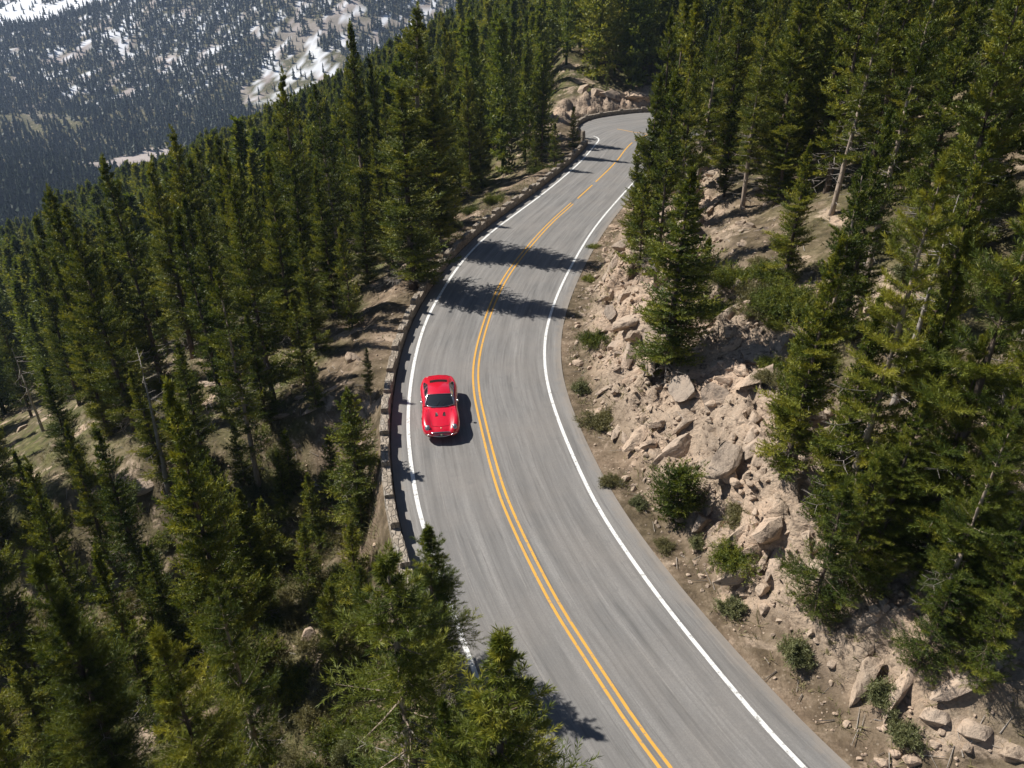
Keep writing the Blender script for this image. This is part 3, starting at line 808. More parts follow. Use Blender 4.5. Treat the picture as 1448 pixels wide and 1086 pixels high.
(28.7, 66.87, 12.88, 's', ''),
(22.26, 63.72, 5.61, 'y', ''),
(45.62, 66.7, 12.24, 'f', ''),
(-5.98, 60.12, 6.38, 'f', ''),
(-19.23, 58.53, 8.17, 'o', ''),
(-42.57, 51.44, 6.37, 'f', ''),
(41.65, 67.64, 12.28, 'o', ''),
(13.25, 65.25, 12.64, 'o', ''),
(-43.33, 53.75, 10.43, 'o', ''),
(-17.62, 60.88, 10.5, 's', ''),
(47.18, 69.27, 14.24, 'o', ''),
(23.74, 68.47, 12.94, 'f', ''),
(21.05, 67.34, 9.75, 'o', ''),
(32.14, 69.43, 11.97, 'f', ''),
(-28.54, 57.45, 6.45, 'f', ''),
(-47.97, 53.06, 11.06, 'f', ''),
(-26.73, 59.24, 10.81, 's', ''),
(16.8, 66.58, 10.39, 'o', ''),
(-13.24, 63.49, 12.44, 'o', ''),
(-15.17, 61.97, 6.44, 'f', ''),
(42.66, 70.34, 13.43, 's', ''),
(-5.89, 64.3, 8.11, 'f', ''),
(-24.2, 60.64, 7.73, 'o', ''),
(-35.91, 58.75, 12.8, 'f', ''),
(-20.49, 62.14, 8.55, 'f', ''),
(14.57, 68.2, 12.76, 's', ''),
(49.24, 71.31, 14.01, 's', ''),
(39.11, 70.89, 12.46, 'o', ''),
(-8.4, 64.27, 6.34, 'f', ''),
(-28.28, 61.85, 13.87, 'o', ''),
(24.25, 71.99, 14.98, 'o', ''),
(35.79, 71.62, 12.61, 's', ''),
(-32.98, 60.92, 12.63, 'f', ''),
(-24.96, 63.59, 14.01, 's', ''),
(-49.66, 56.82, 13.83, 'f', ''),
(-9.17, 65.82, 7.66, 'f', ''),
(19.23, 69.47, 5.72, 'y', ''),
(-38.53, 58.44, 5.98, 'y', ''),
(-7.36, 68.47, 14.88, 'o', ''),
(27.38, 73.51, 12.37, 'f', ''),
(30.92, 72.33, 6.34, 'f', ''),
(47.67, 73.63, 14.65, 's', ''),
(44.89, 73.45, 14.29, 'f', ''),
(-12.57, 66.54, 8.22, 'o', ''),
(-19.21, 66.68, 13.12, 'f', ''),
(-23.57, 65.52, 12.67, 'f', ''),
(-16.84, 66.43, 8.5, 'o', ''),
(-51.93, 58.87, 13.17, 's', ''),
(50.41, 75.41, 14.16, 'f', ''),
(-32.95, 64.67, 13.51, 's', ''),
(25.48, 74.95, 9.23, 'o', ''),
(-18.22, 69.35, 14.29, 's', ''),
(35.71, 74.88, 8.03, 's', ''),
(-29.21, 66.22, 12.29, 'f', ''),
(-6.17, 71.17, 11.09, 'f', ''),
(38.43, 74.43, 6.05, 'f', ''),
(17.42, 73.89, 10.32, 'o', ''),
(-37.1, 62.92, 6.45, 'f', ''),
(22.15, 74.57, 6.18, 'f', ''),
(21.51, 76.95, 14.0, 'f', ''),
(-20.95, 69.51, 11.06, 's', ''),
(-39.86, 64.9, 13.49, 'o', ''),
(-3.86, 73.39, 11.66, 'f', 'conical dark green conifer behind the middle of the far wall stretch'),
(29.97, 77.92, 13.09, 's', ''),
(3.96, 72.74, 4.14, 'y', ''),
(-9.0, 72.71, 12.1, 'f', ''),
(42.22, 76.92, 12.09, 's', ''),
(-30.54, 68.8, 13.89, 'o', ''),
(-17.27, 71.73, 12.6, 's', ''),
(-35.62, 67.37, 11.25, 's', ''),
(35.05, 77.17, 5.99, 'y', ''),
(48.0, 77.58, 8.05, 'o', ''),
(32.72, 78.73, 11.22, 'f', ''),
(39.06, 78.51, 12.36, 's', ''),
(-46.91, 64.76, 11.24, 's', ''),
(23.27, 78.04, 5.8, 'y', ''),
(-28.32, 70.01, 11.24, 'f', ''),
(-3.11, 75.3, 9.12, 'f', ''),
(-6.73, 76.66, 16.82, 's', ''),
(-55.37, 62.11, 6.58, 'f', ''),
(18.8, 78.57, 11.01, 's', ''),
(2.33, 75.47, 4.43, 'y', ''),
(-13.4, 73.8, 9.51, 's', ''),
(2.9, 78.77, 10.85, 'o', 'thin conifer, right one of the pair near the bend'),
(6.33, 82.77, 3.93, 'y', 'small slender conifer beside the far end of the stone wall'),
(-0.29, 85.93, 12.92, 's', 'tall conifer with visible trunk behind the far wall, left of a pair'),
(-48.48, 85.83, 16.1, 's', 'tall conifer with straight dark trunk, second from the left picture edge'),
(-58.69, 90.1, 16.47, 's', 'tall narrow conifer with long dark trunk at the left picture edge'),
(12.09, 105.19, 3.73, 'o', 'slender conifer in front of the tan rock cut beyond the bend'),
(2.3, 106.45, 10.34, 'f', 'narrow conifer, left one of the pair near the bend')]

def zone(x, y):
    if x < 0 and y < 30: return 'on the lower left slope below the stone wall'
    if x < 0 and y < 58: return 'on the left slope level with the car'
    if x < -22: return 'far down the left valley slope'
    if x < 9 and y < 96: return 'behind the far stretch of wall'
    if y > 96: return 'on the hillside beyond the bend'
    if y < 30: return 'on the right slope above the rocks'
    if y < 56: return 'in the upper right forest above the road'
    return 'far up the right side near the bend'
KIND = {'f': 'full green conifer', 's': 'sparse conifer with trunk showing', 'y': 'short young conifer', 'o': 'narrow spire-shaped conifer', 'b': 'round bushy conifer'}
CAM = np.array([0, 0, 17.8])
def tree(x, y, h, kind, label, i):
    fine = math.hypot(x, y) < 21 and kind in 'fsy'; K = kind.upper() if fine else kind
    cand = PROTO[K]
    if label and 'pale' in label: cand = [PROTO['S'][1]] if fine else [PROTO['s'][1], PROTO['s'][3]]
    elif label and 'dark' in label and kind == 's': cand = [PROTO['S'][0]] if fine else [PROTO['s'][0], PROTO['s'][2]]
    h0, cm, tm = cand[(i*7+int(x*3)) % len(cand)]
    z = float(height(np.array([x]), np.array([y]))[0])
    r = empty('conifer_tree', (x, y, z-.08), random.random()*6.28); s = h/h0; w = s*(random.uniform(.74, 1.0) if kind in 'fs' else random.uniform(.9, 1.1))
    if s < .7: w *= 1.12
    if label and any(q in label for q in ('tip over the asphalt', 'bottom centre', 'level with the red car front', 'casting the lower shadow', 'its spire near the photo top', 'conifer standing alone')): w = s*1.45
    if (round(x, 1), round(y, 1)) == (-5.0, 51.4): w = s*1.35
    r.scale = (w, w, s); r.rotation_euler.x = random.gauss(0, .018); r.rotation_euler.y = random.gauss(0, .018)
    if label: tag(r, label, 'tree', 'conifers of the roadside forest')
    else: tag(r, KIND[kind]+' '+zone(x, y), 'tree', KIND[kind]+'s '+zone(x, y))
    obj('trunk', tm, r); obj('crown', cm, r)
    return r
for i, (x, y, h, k, lab) in enumerate(TREES): tree(x, y, h, k, lab, i)

# bare dead trees
DEAD = [trunk_mesh('trunk', h, r0, [], (lambda q, b=b: b*np.sin(q/5)), 700+i, M['twig'], .93) for i, (h, r0, b) in enumerate(((7.5, .13, .2), (9, .15, -.15)))]
for i, (x, y, s, lab) in enumerate([(12.59, 22.11, 0.95, 'bare dead trunk with stubby branches in the middle of the right slope'),
(12.38, 16.51, 0.8, 'short bare dead trunk low on the right slope near the picture edge'),
(-33.25, 46.54, 0.9, 'bare dead trunk standing on the pale rocks at the left edge'),
(-16.72, 30.53, 0.85, 'bare grey dead trunk among the lower left conifers')]):
    r = empty('dead_tree', (x, y, float(height(np.array([x]), np.array([y]))[0])-.08), random.random()*6.28, s); r.rotation_euler.x = .05*(i-2)
    tag(r, lab, 'dead tree', 'bare dead trees'); obj('trunk', DEAD[i % 2], r)

# the rest of the forest, one mass: simpler trees
def forest(name, pts, variants, label, cat, mat):
    """pts: x, y, z, height; variants: list of (h0, V, T, tone)"""
    r = np.random.default_rng(77); Vs, Ts, To, off = [], [], [], 0
    for j, (h0, V0, T0, t0) in enumerate(variants):
        p = pts[j::len(variants)]
        if not len(p): continue
        s = p[:, 3]/h0; a = r.random(len(p))*6.28; ca, sa = np.cos(a), np.sin(a); w = s*r.uniform(.85, 1.25, len(p))
        x = V0[None, :, 0]*ca[:, None]-V0[None, :, 1]*sa[:, None]; y = V0[None, :, 0]*sa[:, None]+V0[None, :, 1]*ca[:, None]
        V = np.stack([x*w[:, None]+p[:, 0:1], y*w[:, None]+p[:, 1:2], V0[None, :, 2]*s[:, None]+p[:, 2:3]-.2], 2).astype(np.float32)
        Vs.append(V.reshape(-1, 3)); Ts.append((T0[None]+(np.arange(len(p))*len(V0))[:, None, None]+off).reshape(-1, T0.shape[1])); off += len(p)*len(V0)
        tt = np.clip(t0[None]*.75+r.uniform(-.08, .42, len(p))[:, None], 0, 1); To.append(tt.reshape(-1))
    o = obj(name, np_mesh(name, np.concatenate(Vs), np.concatenate(Ts), mat, np.concatenate(To)))
    tag(o, label, cat, kind='stuff'); return o
def low(h, R, seed, nlen, nwid, per_twig, twig, pitch, per, zb=.06, gap=.1):
    V, T, tone, limbs, bx = grow(h, R, zb, pitch, per, seed, nlen, nwid, per_twig, twig, gap)
    # a plain trunk in the same mesh, dark
    zs = [0, h*.5, h*.95]; rr = [.2, .11, .02]; tv = []; 
    for z_, q in zip(zs, rr): tv += [(q*math.cos(k*1.5708), q*math.sin(k*1.5708), z_) for k in range(4)]
    tf = [(i*4+k, i*4+(k+1) % 4, i*4+4+(k+1) % 4, i*4+4+k) for i in range(2) for k in range(4)]
    n = len(V); V = np.r_[V, np.array(tv)]; T = np.r_[T, np.array(tf)+n]; tone = np.r_[tone, np.zeros(len(tv))]
    return h, V, T, tone
def spire(h, R, seed, tiers=5, n=9):
    r = np.random.default_rng(seed); V = []; tn = []; zs = np.linspace(.05*h, h*.93, tiers+1)
    for k in range(tiers):
        f0, f1 = zs[k]/h, zs[k+1]/h
        for (z, rad, t) in ((zs[k], R*(1-f0)**.9+.06, .55), (zs[k]+(zs[k+1]-zs[k])*.85, (R*(1-f1)**.9+.06)*.45, .2)):
            for j in range(n):
                a = 6.283*(j+.5*k+r.uniform(-.3, .3))/n; q = rad*r.uniform(.62, 1.25); V.append((q*math.cos(a), q*math.sin(a), z+r.uniform(-.35, .3)*h*.05)); tn.append(t+r.uniform(-.15, .3))
    V += [(0, 0, h)]*n; tn += [.6]*n; F = []
    for k in range(2*tiers):
        for j in range(n): F.append((k*n+j, k*n+(j+1) % n, (k+1)*n+(j+1) % n, (k+1)*n+j))
    return h, np.array(V), np.array(F), np.array(tn)
def scatter(x0, x1, y0, y1, d, seed, keep):
    r = np.random.default_rng(seed); xs, ys = np.meshgrid(np.arange(x0, x1, d), np.arange(y0, y1, d))
    x = xs.ravel()+r.uniform(-.48, .48, xs.size)*d; y = ys.ravel()+r.uniform(-.48, .48, xs.size)*d
    k = keep(x, y, r); return x[k], y[k]
CAMZ, TH = 17.8, math.radians(29.2); ct, stn = math.cos(TH), math.sin(TH)
def in_view(x, y, z, h):
    dz = z-CAMZ; dep = y*ct-dz*stn; dzt = dz+h; dept = y*ct-dzt*stn
    px = x/np.maximum(dep, 1); up = (y*stn+dz*ct)/np.maximum(dep, 1); upt = (y*stn+dzt*ct)/np.maximum(dept, 1)
    return (dep > 5) & (np.abs(px) < .80) & (upt > -.55) & (up < .60), dep
TX = np.array([(t[0], t[1]) for t in TREES])
def cap_h(x, y, z):
    """the hillside drops away towards the valley: trees there are shorter"""
    dep = y*ct-(z+8-CAMZ)*stn; px = 724+1100*x/np.maximum(dep, 1); ly = np.interp(px, [0, 350, 470, 600, 660, 700], [300, 160, 98, 28, -20, -400])+18*vnoise(x*.9, y*.9, 63)
    k = (543-ly)/1100; return np.where(z < -92, 99., y*(k*ct-stn)/(ct+k*stn)+CAMZ-z)
def keep_mid(x, y, r):
    z = height(x, y); v, dep = in_view(x, y, z, 14); dn = fbm(x/22, y/22, 3, 66)
    a, b = np.full(x.shape, 60.), np.full(x.shape, 60.); nr_ = (x > -70) & (x < 80) & (y > -40) & (y < 150)
    a[nr_], b[nr_] = road_offsets(x[nr_], y[nr_])
    ok = v & (dep > FAR0) & (np.maximum(a, b) > 2.5) & (r.random(len(x)) < .72+.9*(dn-.3))
    ok &= ~((y > 95) & (a < 5.5) & (x > 0) & (x < 30))
    ok &= np.hypot((x+306)/40, (y-637)/38) > .95; ok &= np.hypot((x+152)/18, (y-444)/26) > .95
    ok &= cap_h(x, y, z) > 6
    for f in (.35, .6, .8, .95):              # keep the bend, its wall and the rock cut in the sun
        zz = z+12.5*f; sx, sy = x+.846*np.maximum(zz-1, 0), y-.397*np.maximum(zz-1, 0)
        ok &= ~((sx > 6.5) & (sx < 22) & (sy > 84) & (sy < 104) & (zz > 1))
    idx = np.nonzero(ok)[0]
    for i in idx:
        if dep[i] < FAR0+25 and np.min((TX[:, 0]-x[i])**2+(TX[:, 1]-y[i])**2) < 4.5: ok[i] = False
    return ok
FAR0 = 74.2
x, y = scatter(-170, 130, 40, 250, 3.3, 3, keep_mid); z = height(x, y)
r_ = np.random.default_rng(8); hh = r_.choice([7, 10, 12, 14, 16], len(x), p=[.12, .22, .28, .26, .12])*r_.uniform(.9, 1.1, len(x))
hh = np.minimum(hh, cap_h(x, y, z)); pts = np.stack([x, y, z, hh], 1)
forest('conifer_woodland', pts, [low(13, 2.3, 101, .40, .075, 6, .26, .50, 6), low(13, 2.0, 102, .40, .075, 6, .26, .55, 5, .10, .2), low(12, 2.3, 103, .40, .075, 6, .26, .48, 6)],
       'dense dark conifer woodland covering the hillside behind the nearer trees', 'woodland', M['needle_far'])
n_mid = len(x)
x, y = scatter(-420, 190, 250, 560, 4.8, 4, keep_mid); z = height(x, y)
hh = r_.choice([9, 12, 14, 17], len(x))*r_.uniform(.9, 1.1, len(x))
hh = np.minimum(hh, np.maximum(cap_h(x, y, z), 5)); pts = np.stack([x, y, z, hh], 1); n_mid2 = len(x)
def keep_far(x, y, r):
    z = height(x, y); v, dep = in_view(x, y, z, 14)
    dn = fbm(x/45, y/70, 4, 91, .6); m1 = np.hypot((x+455)/52, (y-765)/48); m2 = np.hypot((x+226)/60, (y-872)/80)
    sl = sstep(.585, .63, fbm(x/17, y/26, 5, 91, .6))*sstep(770, 880, y); be = sstep(.50, .56, fbm(x/60, y/30, 5, 92, .6))*(1-sstep(60, 150, np.abs(x+170-(y-950)*-.25)))*sstep(880, 980, y)
    p = np.where(m1 < 1, .25, np.where(m2 < 1, .12, 1.0))*(1-.80*np.maximum(sl, be)); p = np.where(np.hypot((x+306)/44, (y-637)/42) < .9, .06, p); p = np.where(np.hypot((x+520)/28, (y-735)/26) < .9, .15, p)
    p = p*(1-.9*(1-sstep(.8, 1.1, np.hypot((x+665)/150, (y-1225)/85)))*sstep(.36, .40, fbm(x/40, y/55, 5, 98, .6)))
    return v & (y > 560-(x+100)*0) & (r.random(len(x)) < p)
x2, y2 = scatter(-1150, 60, 560, 1400, 4.7, 5, keep_far); z2 = height(x2, y2)
h2 = r_.choice([5, 7, 9, 12], len(x2))*r_.uniform(.9, 1.1, len(x2))
pts = np.concatenate([pts, np.stack([x2, y2, z2, h2], 1)])
x3, y3 = scatter(-780, -420, 240, 562, 5.4, 6, lambda x, y, r: in_view(x, y, height(x, y), 14)[0] & (r.random(len(x)) < .85)); z3 = height(x3, y3)
pts = np.concatenate([pts, np.stack([x3, y3, z3, r_.choice([7, 9, 12, 15], len(x3))*1.0], 1)])
forest('distant_forest', pts, [spire(13, 2.6, 111), spire(14, 2.2, 112, 6), spire(12, 3.0, 113, 5), spire(10, 2.8, 114, 4), spire(15, 2.5, 115, 6)],
       'distant conifer forest filling the valley floor and the far mountainside', 'forest', M['needle_dist'])
print({k: [len(m[1].polygons) for m in v] for k, v in PROTO.items()})
print('trees', len(TREES), n_mid, n_mid2, len(x2))

# ------------------------------------------------------------------ rocks
import bmesh
def rock_mesh(name, seed, scale, sub=4, cuts=13, rough=.05, mat=None):
    r = np.random.default_rng(seed); bm = bmesh.new(); bmesh.ops.create_icosphere(bm, subdivisions=sub, radius=1.25)
    V = np.array([v.co[:] for v in bm.verts])
    for k in range(cuts):
        n = unit(r.normal(0, 1, 3)); d = r.uniform(.38, .92); e = V@n-d
        V = V-np.where(e > 0, e, 0)[:, None]*n*.985
    q = V*3.1+seed
    nz = (fbm(q[:, 0]+q[:, 2]*.7, q[:, 1]-q[:, 2]*.6, 4, seed)-.5)
    lay = np.sin((V@unit(np.array([.3, .2, 1.])))*11+nz*5)
    V = V*(1+rough*3.2*nz+.012*lay)[:, None]*np.array(scale)
    for v, c in zip(bm.verts, V): v.co = c
    me = bpy.data.meshes.new(name); bm.to_mesh(me); bm.free(); me.materials.append(mat or M['rock']); me.shade_smooth()
    me.set_sharp_from_angle(angle=math.radians(24)); return me
RP = [rock_mesh('boulder', 11+i, s, 4, 12+i % 3*3, .03) for i, s in enumerate(((1.25, .75, .55), (1.0, .85, .7), (1.7, .6, .42), (1.1, .7, .6), (1.9, .75, .38), (.95, .9, .75), (1.4, .55, .5)))]
RIB = [rock_mesh('boulder', 81+i, sc_, 4, 13, .04) for i, sc_ in enumerate(((1.75, .5, .36), (1.6, .42, .34)))]
RG = [rock_mesh('boulder', 41+i, s, 4, 14, .05, M['grey_rock']) for i, s in enumerate(((1.1, 1.0, .85), (1.3, .9, .7)))]
def gz(x, y): return float(height(np.array([x]), np.array([y]))[0])
def gnorm(x, y):
    e = .5; return unit(np.array([gz(x-e, y)-gz(x+e, y), gz(x, y-e)-gz(x, y+e), 2*e]))
from mathutils import Vector, Matrix, Euler, Quaternion
def place_rock(me, x, y, s, az, sink, label, group, pitch=None):
    o = obj('boulder', me); n = Vector(gnorm(x, y)); q = Vector((0, 0, 1)).rotation_difference(n)
    q = Quaternion((1, 0, 0, 0)).slerp(q, .8)
    o.rotation_mode = 'QUATERNION'
    o.rotation_quaternion = q @ Euler((random.uniform(-.3, .3), random.uniform(-.3, .3)*(.2 if me in RIB else 1), az)).to_quaternion()
    o.location = (x, y, gz(x, y)+s*sink); o.scale = (s*random.uniform(.85, 1.2), s*random.uniform(.85, 1.15), s*random.uniform(.85, 1.2))
    return tag(o, label, 'boulder', group)
used = []
HERO_ROCKS = [(8.0, 26.04, 0.85, 0.65, 1, 'big weathered grey boulder at the top of the cut slope'),
(9.73, 27.32, 0.8, 0.65, 1, 'grey-brown boulder higher up, beside the foot of the right slope conifers'),
(6.22, 44.9, 0.75, 0.65, 0, 'blocky tan boulder with a shaded face at the upper end of the roadside rocks'),
(5.35, 43.03, 0.6, 0.65, 0, 'long tan slab just below the blocky boulder at the upper end'),
(6.07, 38.4, 0.65, 0.65, 0, 'pale tan boulder under the boughs of the dense roadside conifer'),
(4.92, 35.53, 0.7, 0.65, 0, 'split tan rock left of the dense conifer foot'),
(5.1, 25.8, 0.8, 0.65, 0, 'long smooth rib of rock running down to the verge'),
(6.25, 24.69, 0.9, 0.65, 0, 'longest pale rib of rock in the middle of the cut slope'),
(7.15, 23.46, 0.8, 0.65, 0, 'wide pale slab right of the longest rib'),
(8.91, 24.16, 0.6, 0.65, 0, 'rounded tan boulder above the bare rock bank'),
(8.4, 22.64, 0.7, 0.65, 0, 'flat tan slab on the bare rock bank'),
(9.01, 21.0, 0.75, 0.65, 0, 'orange-tan boulder beside the right slope conifers'),
(6.59, 20.99, 0.6, 0.65, 0, 'pale flat slab standing out beside the round bushy conifer'),
(8.2, 19.36, 0.8, 0.65, 0, 'long pale rib of rock above the verge shrubs'),
(8.86, 19.89, 0.6, 0.65, 0, 'tan rock wedged beside the long pale rib'),
(9.56, 14.37, 0.62, 0.65, 0, 'big square tan block near the bottom right corner'),
(10.56, 13.02, 0.5, 0.65, 0, 'tan boulder with a flat top in the bottom right corner'),
(11.22, 12.52, 0.5, 0.65, 0, 'tan boulder at the very bottom right, right of the flat-topped one'),
(11.87, 11.87, 0.5, 0.65, 0, 'last pale boulder in the bottom right corner'),
(12.3, 39.39, 0.55, 0.65, 0, 'tan boulder sitting on the bare dirt patch of the right slope'),
(12.77, 38.11, 0.4, 0.65, 0, 'smaller tan rock beside the boulder on the bare dirt patch')]
for (x, y, s, az, g, lab) in HERO_ROCKS:
    place_rock(RIB[int(s*10) % 2] if ' rib' in lab and 'shrub' not in lab else (RG if g else RP)[int(s*10) % (2 if g else 7)], x, y, s*(.62 if 'wide pale slab' in lab or 'orange-tan' in lab else .9), az, .0, lab, 'boulders of the cut slope'); used.append((x, y, s*.95))
rr = np.random.default_rng(91); cx, cy = rr.uniform(2, 19, 14000), rr.uniform(11, 60, 14000)
ca_, cb_ = road_offsets(cx, cy); cm_ = rock_mask(cx, cy, ca_, cb_); nr_ = 0
for x, y, b, m in zip(cx, cy, cb_, cm_):
    if not 1.3 < b < 10 or random.random() > m+.03: continue
    s = min(.72, .2+random.expovariate(3.4))*(1.0 if b > 2.2 else .6)
    if min([math.hypot(x-q[0], y-q[1])-.5*(s+q[2]) for q in used]+[9]) < 0: continue
    ang = .65+random.gauss(0, .45)             # long axes run down the slope to the road
    near_ = 'lower' if y < 24 else 'middle' if y < 38 else 'far'
    size = 'large slab-like' if s > .58 else 'medium angular' if s > .4 else 'small angular'
    place_rock(random.choice(RIB if random.random() < .22 else RP if random.random() < .85 else RG), float(x), float(y), s, ang, .08,
               f'{size} tan rock on the {near_} part of the cut slope right of the road', f'{size} rocks on the {near_} cut slope')
    used.append((x, y, s)); nr_ += 1
    if nr_ > 235: break
# rock faces beside the far bend and ribs left of the wall
FACE = [(8.6, 103.6, 1.9, 1.2, 'pale rock face at the left of the cut beyond the bend'), (11.0, 103.8, 2.2, 1.0, 'tall cracked pale rock face behind the bend wall'),
        (13.4, 104.0, 2.3, .8, 'broad tan rock face in the middle of the cut behind the bend'), (16.3, 104.6, 2.2, .5, 'slanting tan rock face at the right of the cut behind the bend'),
        (19.2, 105.2, 1.8, .6, 'small tan rock at the right end of the cut behind the bend')]
for i, (x, y, s, az, lab) in enumerate(FACE):
    o = place_rock(rock_mesh('rock_face', 60+i, (1.3, .8, .5), 5, 16, .05), x, y, s*.8, az, -.12, lab, 'rock faces of the far cut'); o.name = 'rock_face'
LEFT_ROCKS = [(-9.49, 31.53, 0.5), (-8.04, 35.09, 0.55), (-8.72, 32.92, 0.4), (-12.58, 28.96, 0.5), (-17.55, 39.24, 0.7), (-17.76, 38.08, 0.6), (-61.92, 83.64, 1.1), (-55.67, 80.54, 1.0), (-7.88, 21.37, 0.5), (-6.54, 17.75, 0.45), (-18.16, 31.06, 0.6), (-15.99, 25.06, 0.5), (-43.38, 57.97, 0.8), (-7.08, 124.53, 1.2), (-3.72, 123.1, 1.0), (-8.74, 116.1, 1.1), (-11.11, 31.95, 0.5), (-10.4, 33.1, 0.4), (-6.99, 59.98, 0.5), (-6.94, 48.44, 0.4), (2.79, 87.01, 0.8), (5.17, 88.72, 0.8)]
for i, (x, y, s) in enumerate(LEFT_ROCKS):
    place_rock(RP[i % 7], x, y, s, random.random()*6, .0, 'pale rock outcrop among the trees on the left slope', 'pale rocks on the left slope')
# loose stones: one mass
def stones(name, P, label):
    base = []
    for i in range(5):
        bm = bmesh.new(); bmesh.ops.create_icosphere(bm, subdivisions=2, radius=1); V = np.array([v.co[:] for v in bm.verts]); F = np.array([[v.index for v in f.verts] for f in bm.faces]); bm.free()
        r = np.random.default_rng(300+i)
        for k in range(9):
            n = unit(r.normal(0, 1, 3)); e = V@n-r.uniform(.45, .85); V = V-np.where(e > 0, e, 0)[:, None]*n
        base.append((V*np.array([1.2, .9, .65]), F))
    r = np.random.default_rng(4); Vs, Fs, off = [], [], 0
    for i, (x, y, z, s) in enumerate(P):
        V, F = base[i % 5]; a, b_ = r.random()*6.28, r.uniform(-.5, .5); ca, sa = math.cos(a), math.sin(a)
        Q = V*s; Q = np.stack([Q[:, 0]*ca-Q[:, 1]*sa, Q[:, 0]*sa+Q[:, 1]*ca, Q[:, 2]+Q[:, 0]*b_*.3], 1)+np.array([x, y, z+s*.2])
        Vs.append(Q); Fs.append(F+off); off += len(V)
    o = obj(name, np_mesh(name, np.concatenate(Vs), np.concatenate(Fs), M['rock'])); tag(o, label, 'rubble', kind='stuff')
r_ = np.random.default_rng(23); N_ = 60000
x = r_.uniform(-14, 21, N_); y = r_.uniform(9, 66, N_); a, b = road_offsets(x, y); rm = rock_mask(x, y, a, b)
pr = np.where(b > .25, np.where(b < 2.2, .42, (.08+.5*rm)), np.where(a > .5, .12*(y > 20), 0))*(.35+1.3*vnoise(x*.8, y*.8, 51))
k = (r_.random(N_) < pr) & (np.maximum(a, b) < 11)
x, y, b = x[k], y[k], b[k]; z = height(x, y); s = np.clip(.025+r_.exponential(.05, len(x)), .02, .36)*np.where(b < .7, .55, 1)
stones('loose_stones', np.stack([x, y, z, s], 1), 'loose tan stones and gravel scattered over the verge and rocky slopes')

# ------------------------------------------------------------------ shrubs
def shrub_mesh(name, seed, R, H, n_st, mat, nlen=.11, nwid=.011, K=15):
    r = np.random.default_rng(seed); B, Dv, Lv, Tn = [], [], [], []; m = MB(); lobes = [(r.uniform(-.62, .62)*R, r.uniform(-.62, .62)*R, r.uniform(.45, 1.1)*H, r.uniform(.28, .6)*R) for _ in range(6)]
    for k in range(n_st):
        lx, ly, lh, lr = lobes[k % 6]; az = r.random()*6.28; q = math.sqrt(r.random())*1.05; d = np.array([lx+math.cos(az)*q*lr, ly+math.sin(az)*q*lr, lh*(1.05-.6*q*q)*r.uniform(.55, 1.2)])
        P = np.array([d*.0, d*np.array([.45, .45, .4]), d]); m.tube(P, [.016, .010, .004], 3, False)
        n = 7; t = np.linspace(.4, 1, n); C = np.stack([np.interp(t, [0, .5, 1], P[:, i]) for i in range(3)], 1)
        dirs = unit(unit(d)[None]*.7+r.normal(0, .55, (n, 3))+np.array([0, 0, .35])); B.append(C); Dv.append(dirs); Lv.append(r.uniform(.12, .3, n)*R); Tn.append(np.full(n, .2+.5*r.random()))
    B, Dv, Lv, Tn = map(np.concatenate, (B, Dv, Lv, Tn)); n = len(B)
    s = np.repeat(np.linspace(0, 1, K)[None], n, 0); base = B[:, None]+Dv[:, None]*(Lv[:, None]*s)[..., None]
    nd = unit(Dv[:, None]*.6+unit(r.normal(0, 1, (n, K, 3)))*.8); nl = nlen*r.uniform(.7, 1.3, (n, K)); tip = base+nd*nl[..., None]
    wv = unit(np.cross(nd, r.normal(0, 1, (n, K, 3))))*nwid; mid = base+nd*(nl*.5)[..., None]
    V = np.stack([base, mid-wv, tip, mid+wv], 2).reshape(-1, 3); q = np.arange(n*K)*4; T = np.stack([q, q+1, q+2, q+3], 1)
    tone = np.repeat(np.clip(np.repeat(Tn[:, None], K, 1)+r.uniform(-.2, .3, (n, K)), 0, 1).reshape(-1), 4)
    return np_mesh(name, V, T, mat, tone), mesh_from('stems', m.V, m.F, M['twig'])
SH_ = [shrub_mesh('foliage', 500+i, R, H, n, M[mt]) for i, (R, H, n, mt) in enumerate(((.9, .75, 120, 'shrub'), (1.1, .6, 150, 'brush'), (.75, .8, 100, 'shrub'), (1.3, .7, 170, 'needle'), (.8, .45, 70, 'brush')))]
def shrub(x, y, s, v, label, group):
    r = empty('shrub', (x, y, gz(x, y)-.06), random.random()*6.28); r.scale = (s, s, s*random.uniform(.85, 1.15)); tag(r, label, 'shrub', group)
    obj('foliage', SH_[v][0], r); obj('stems', SH_[v][1], r)
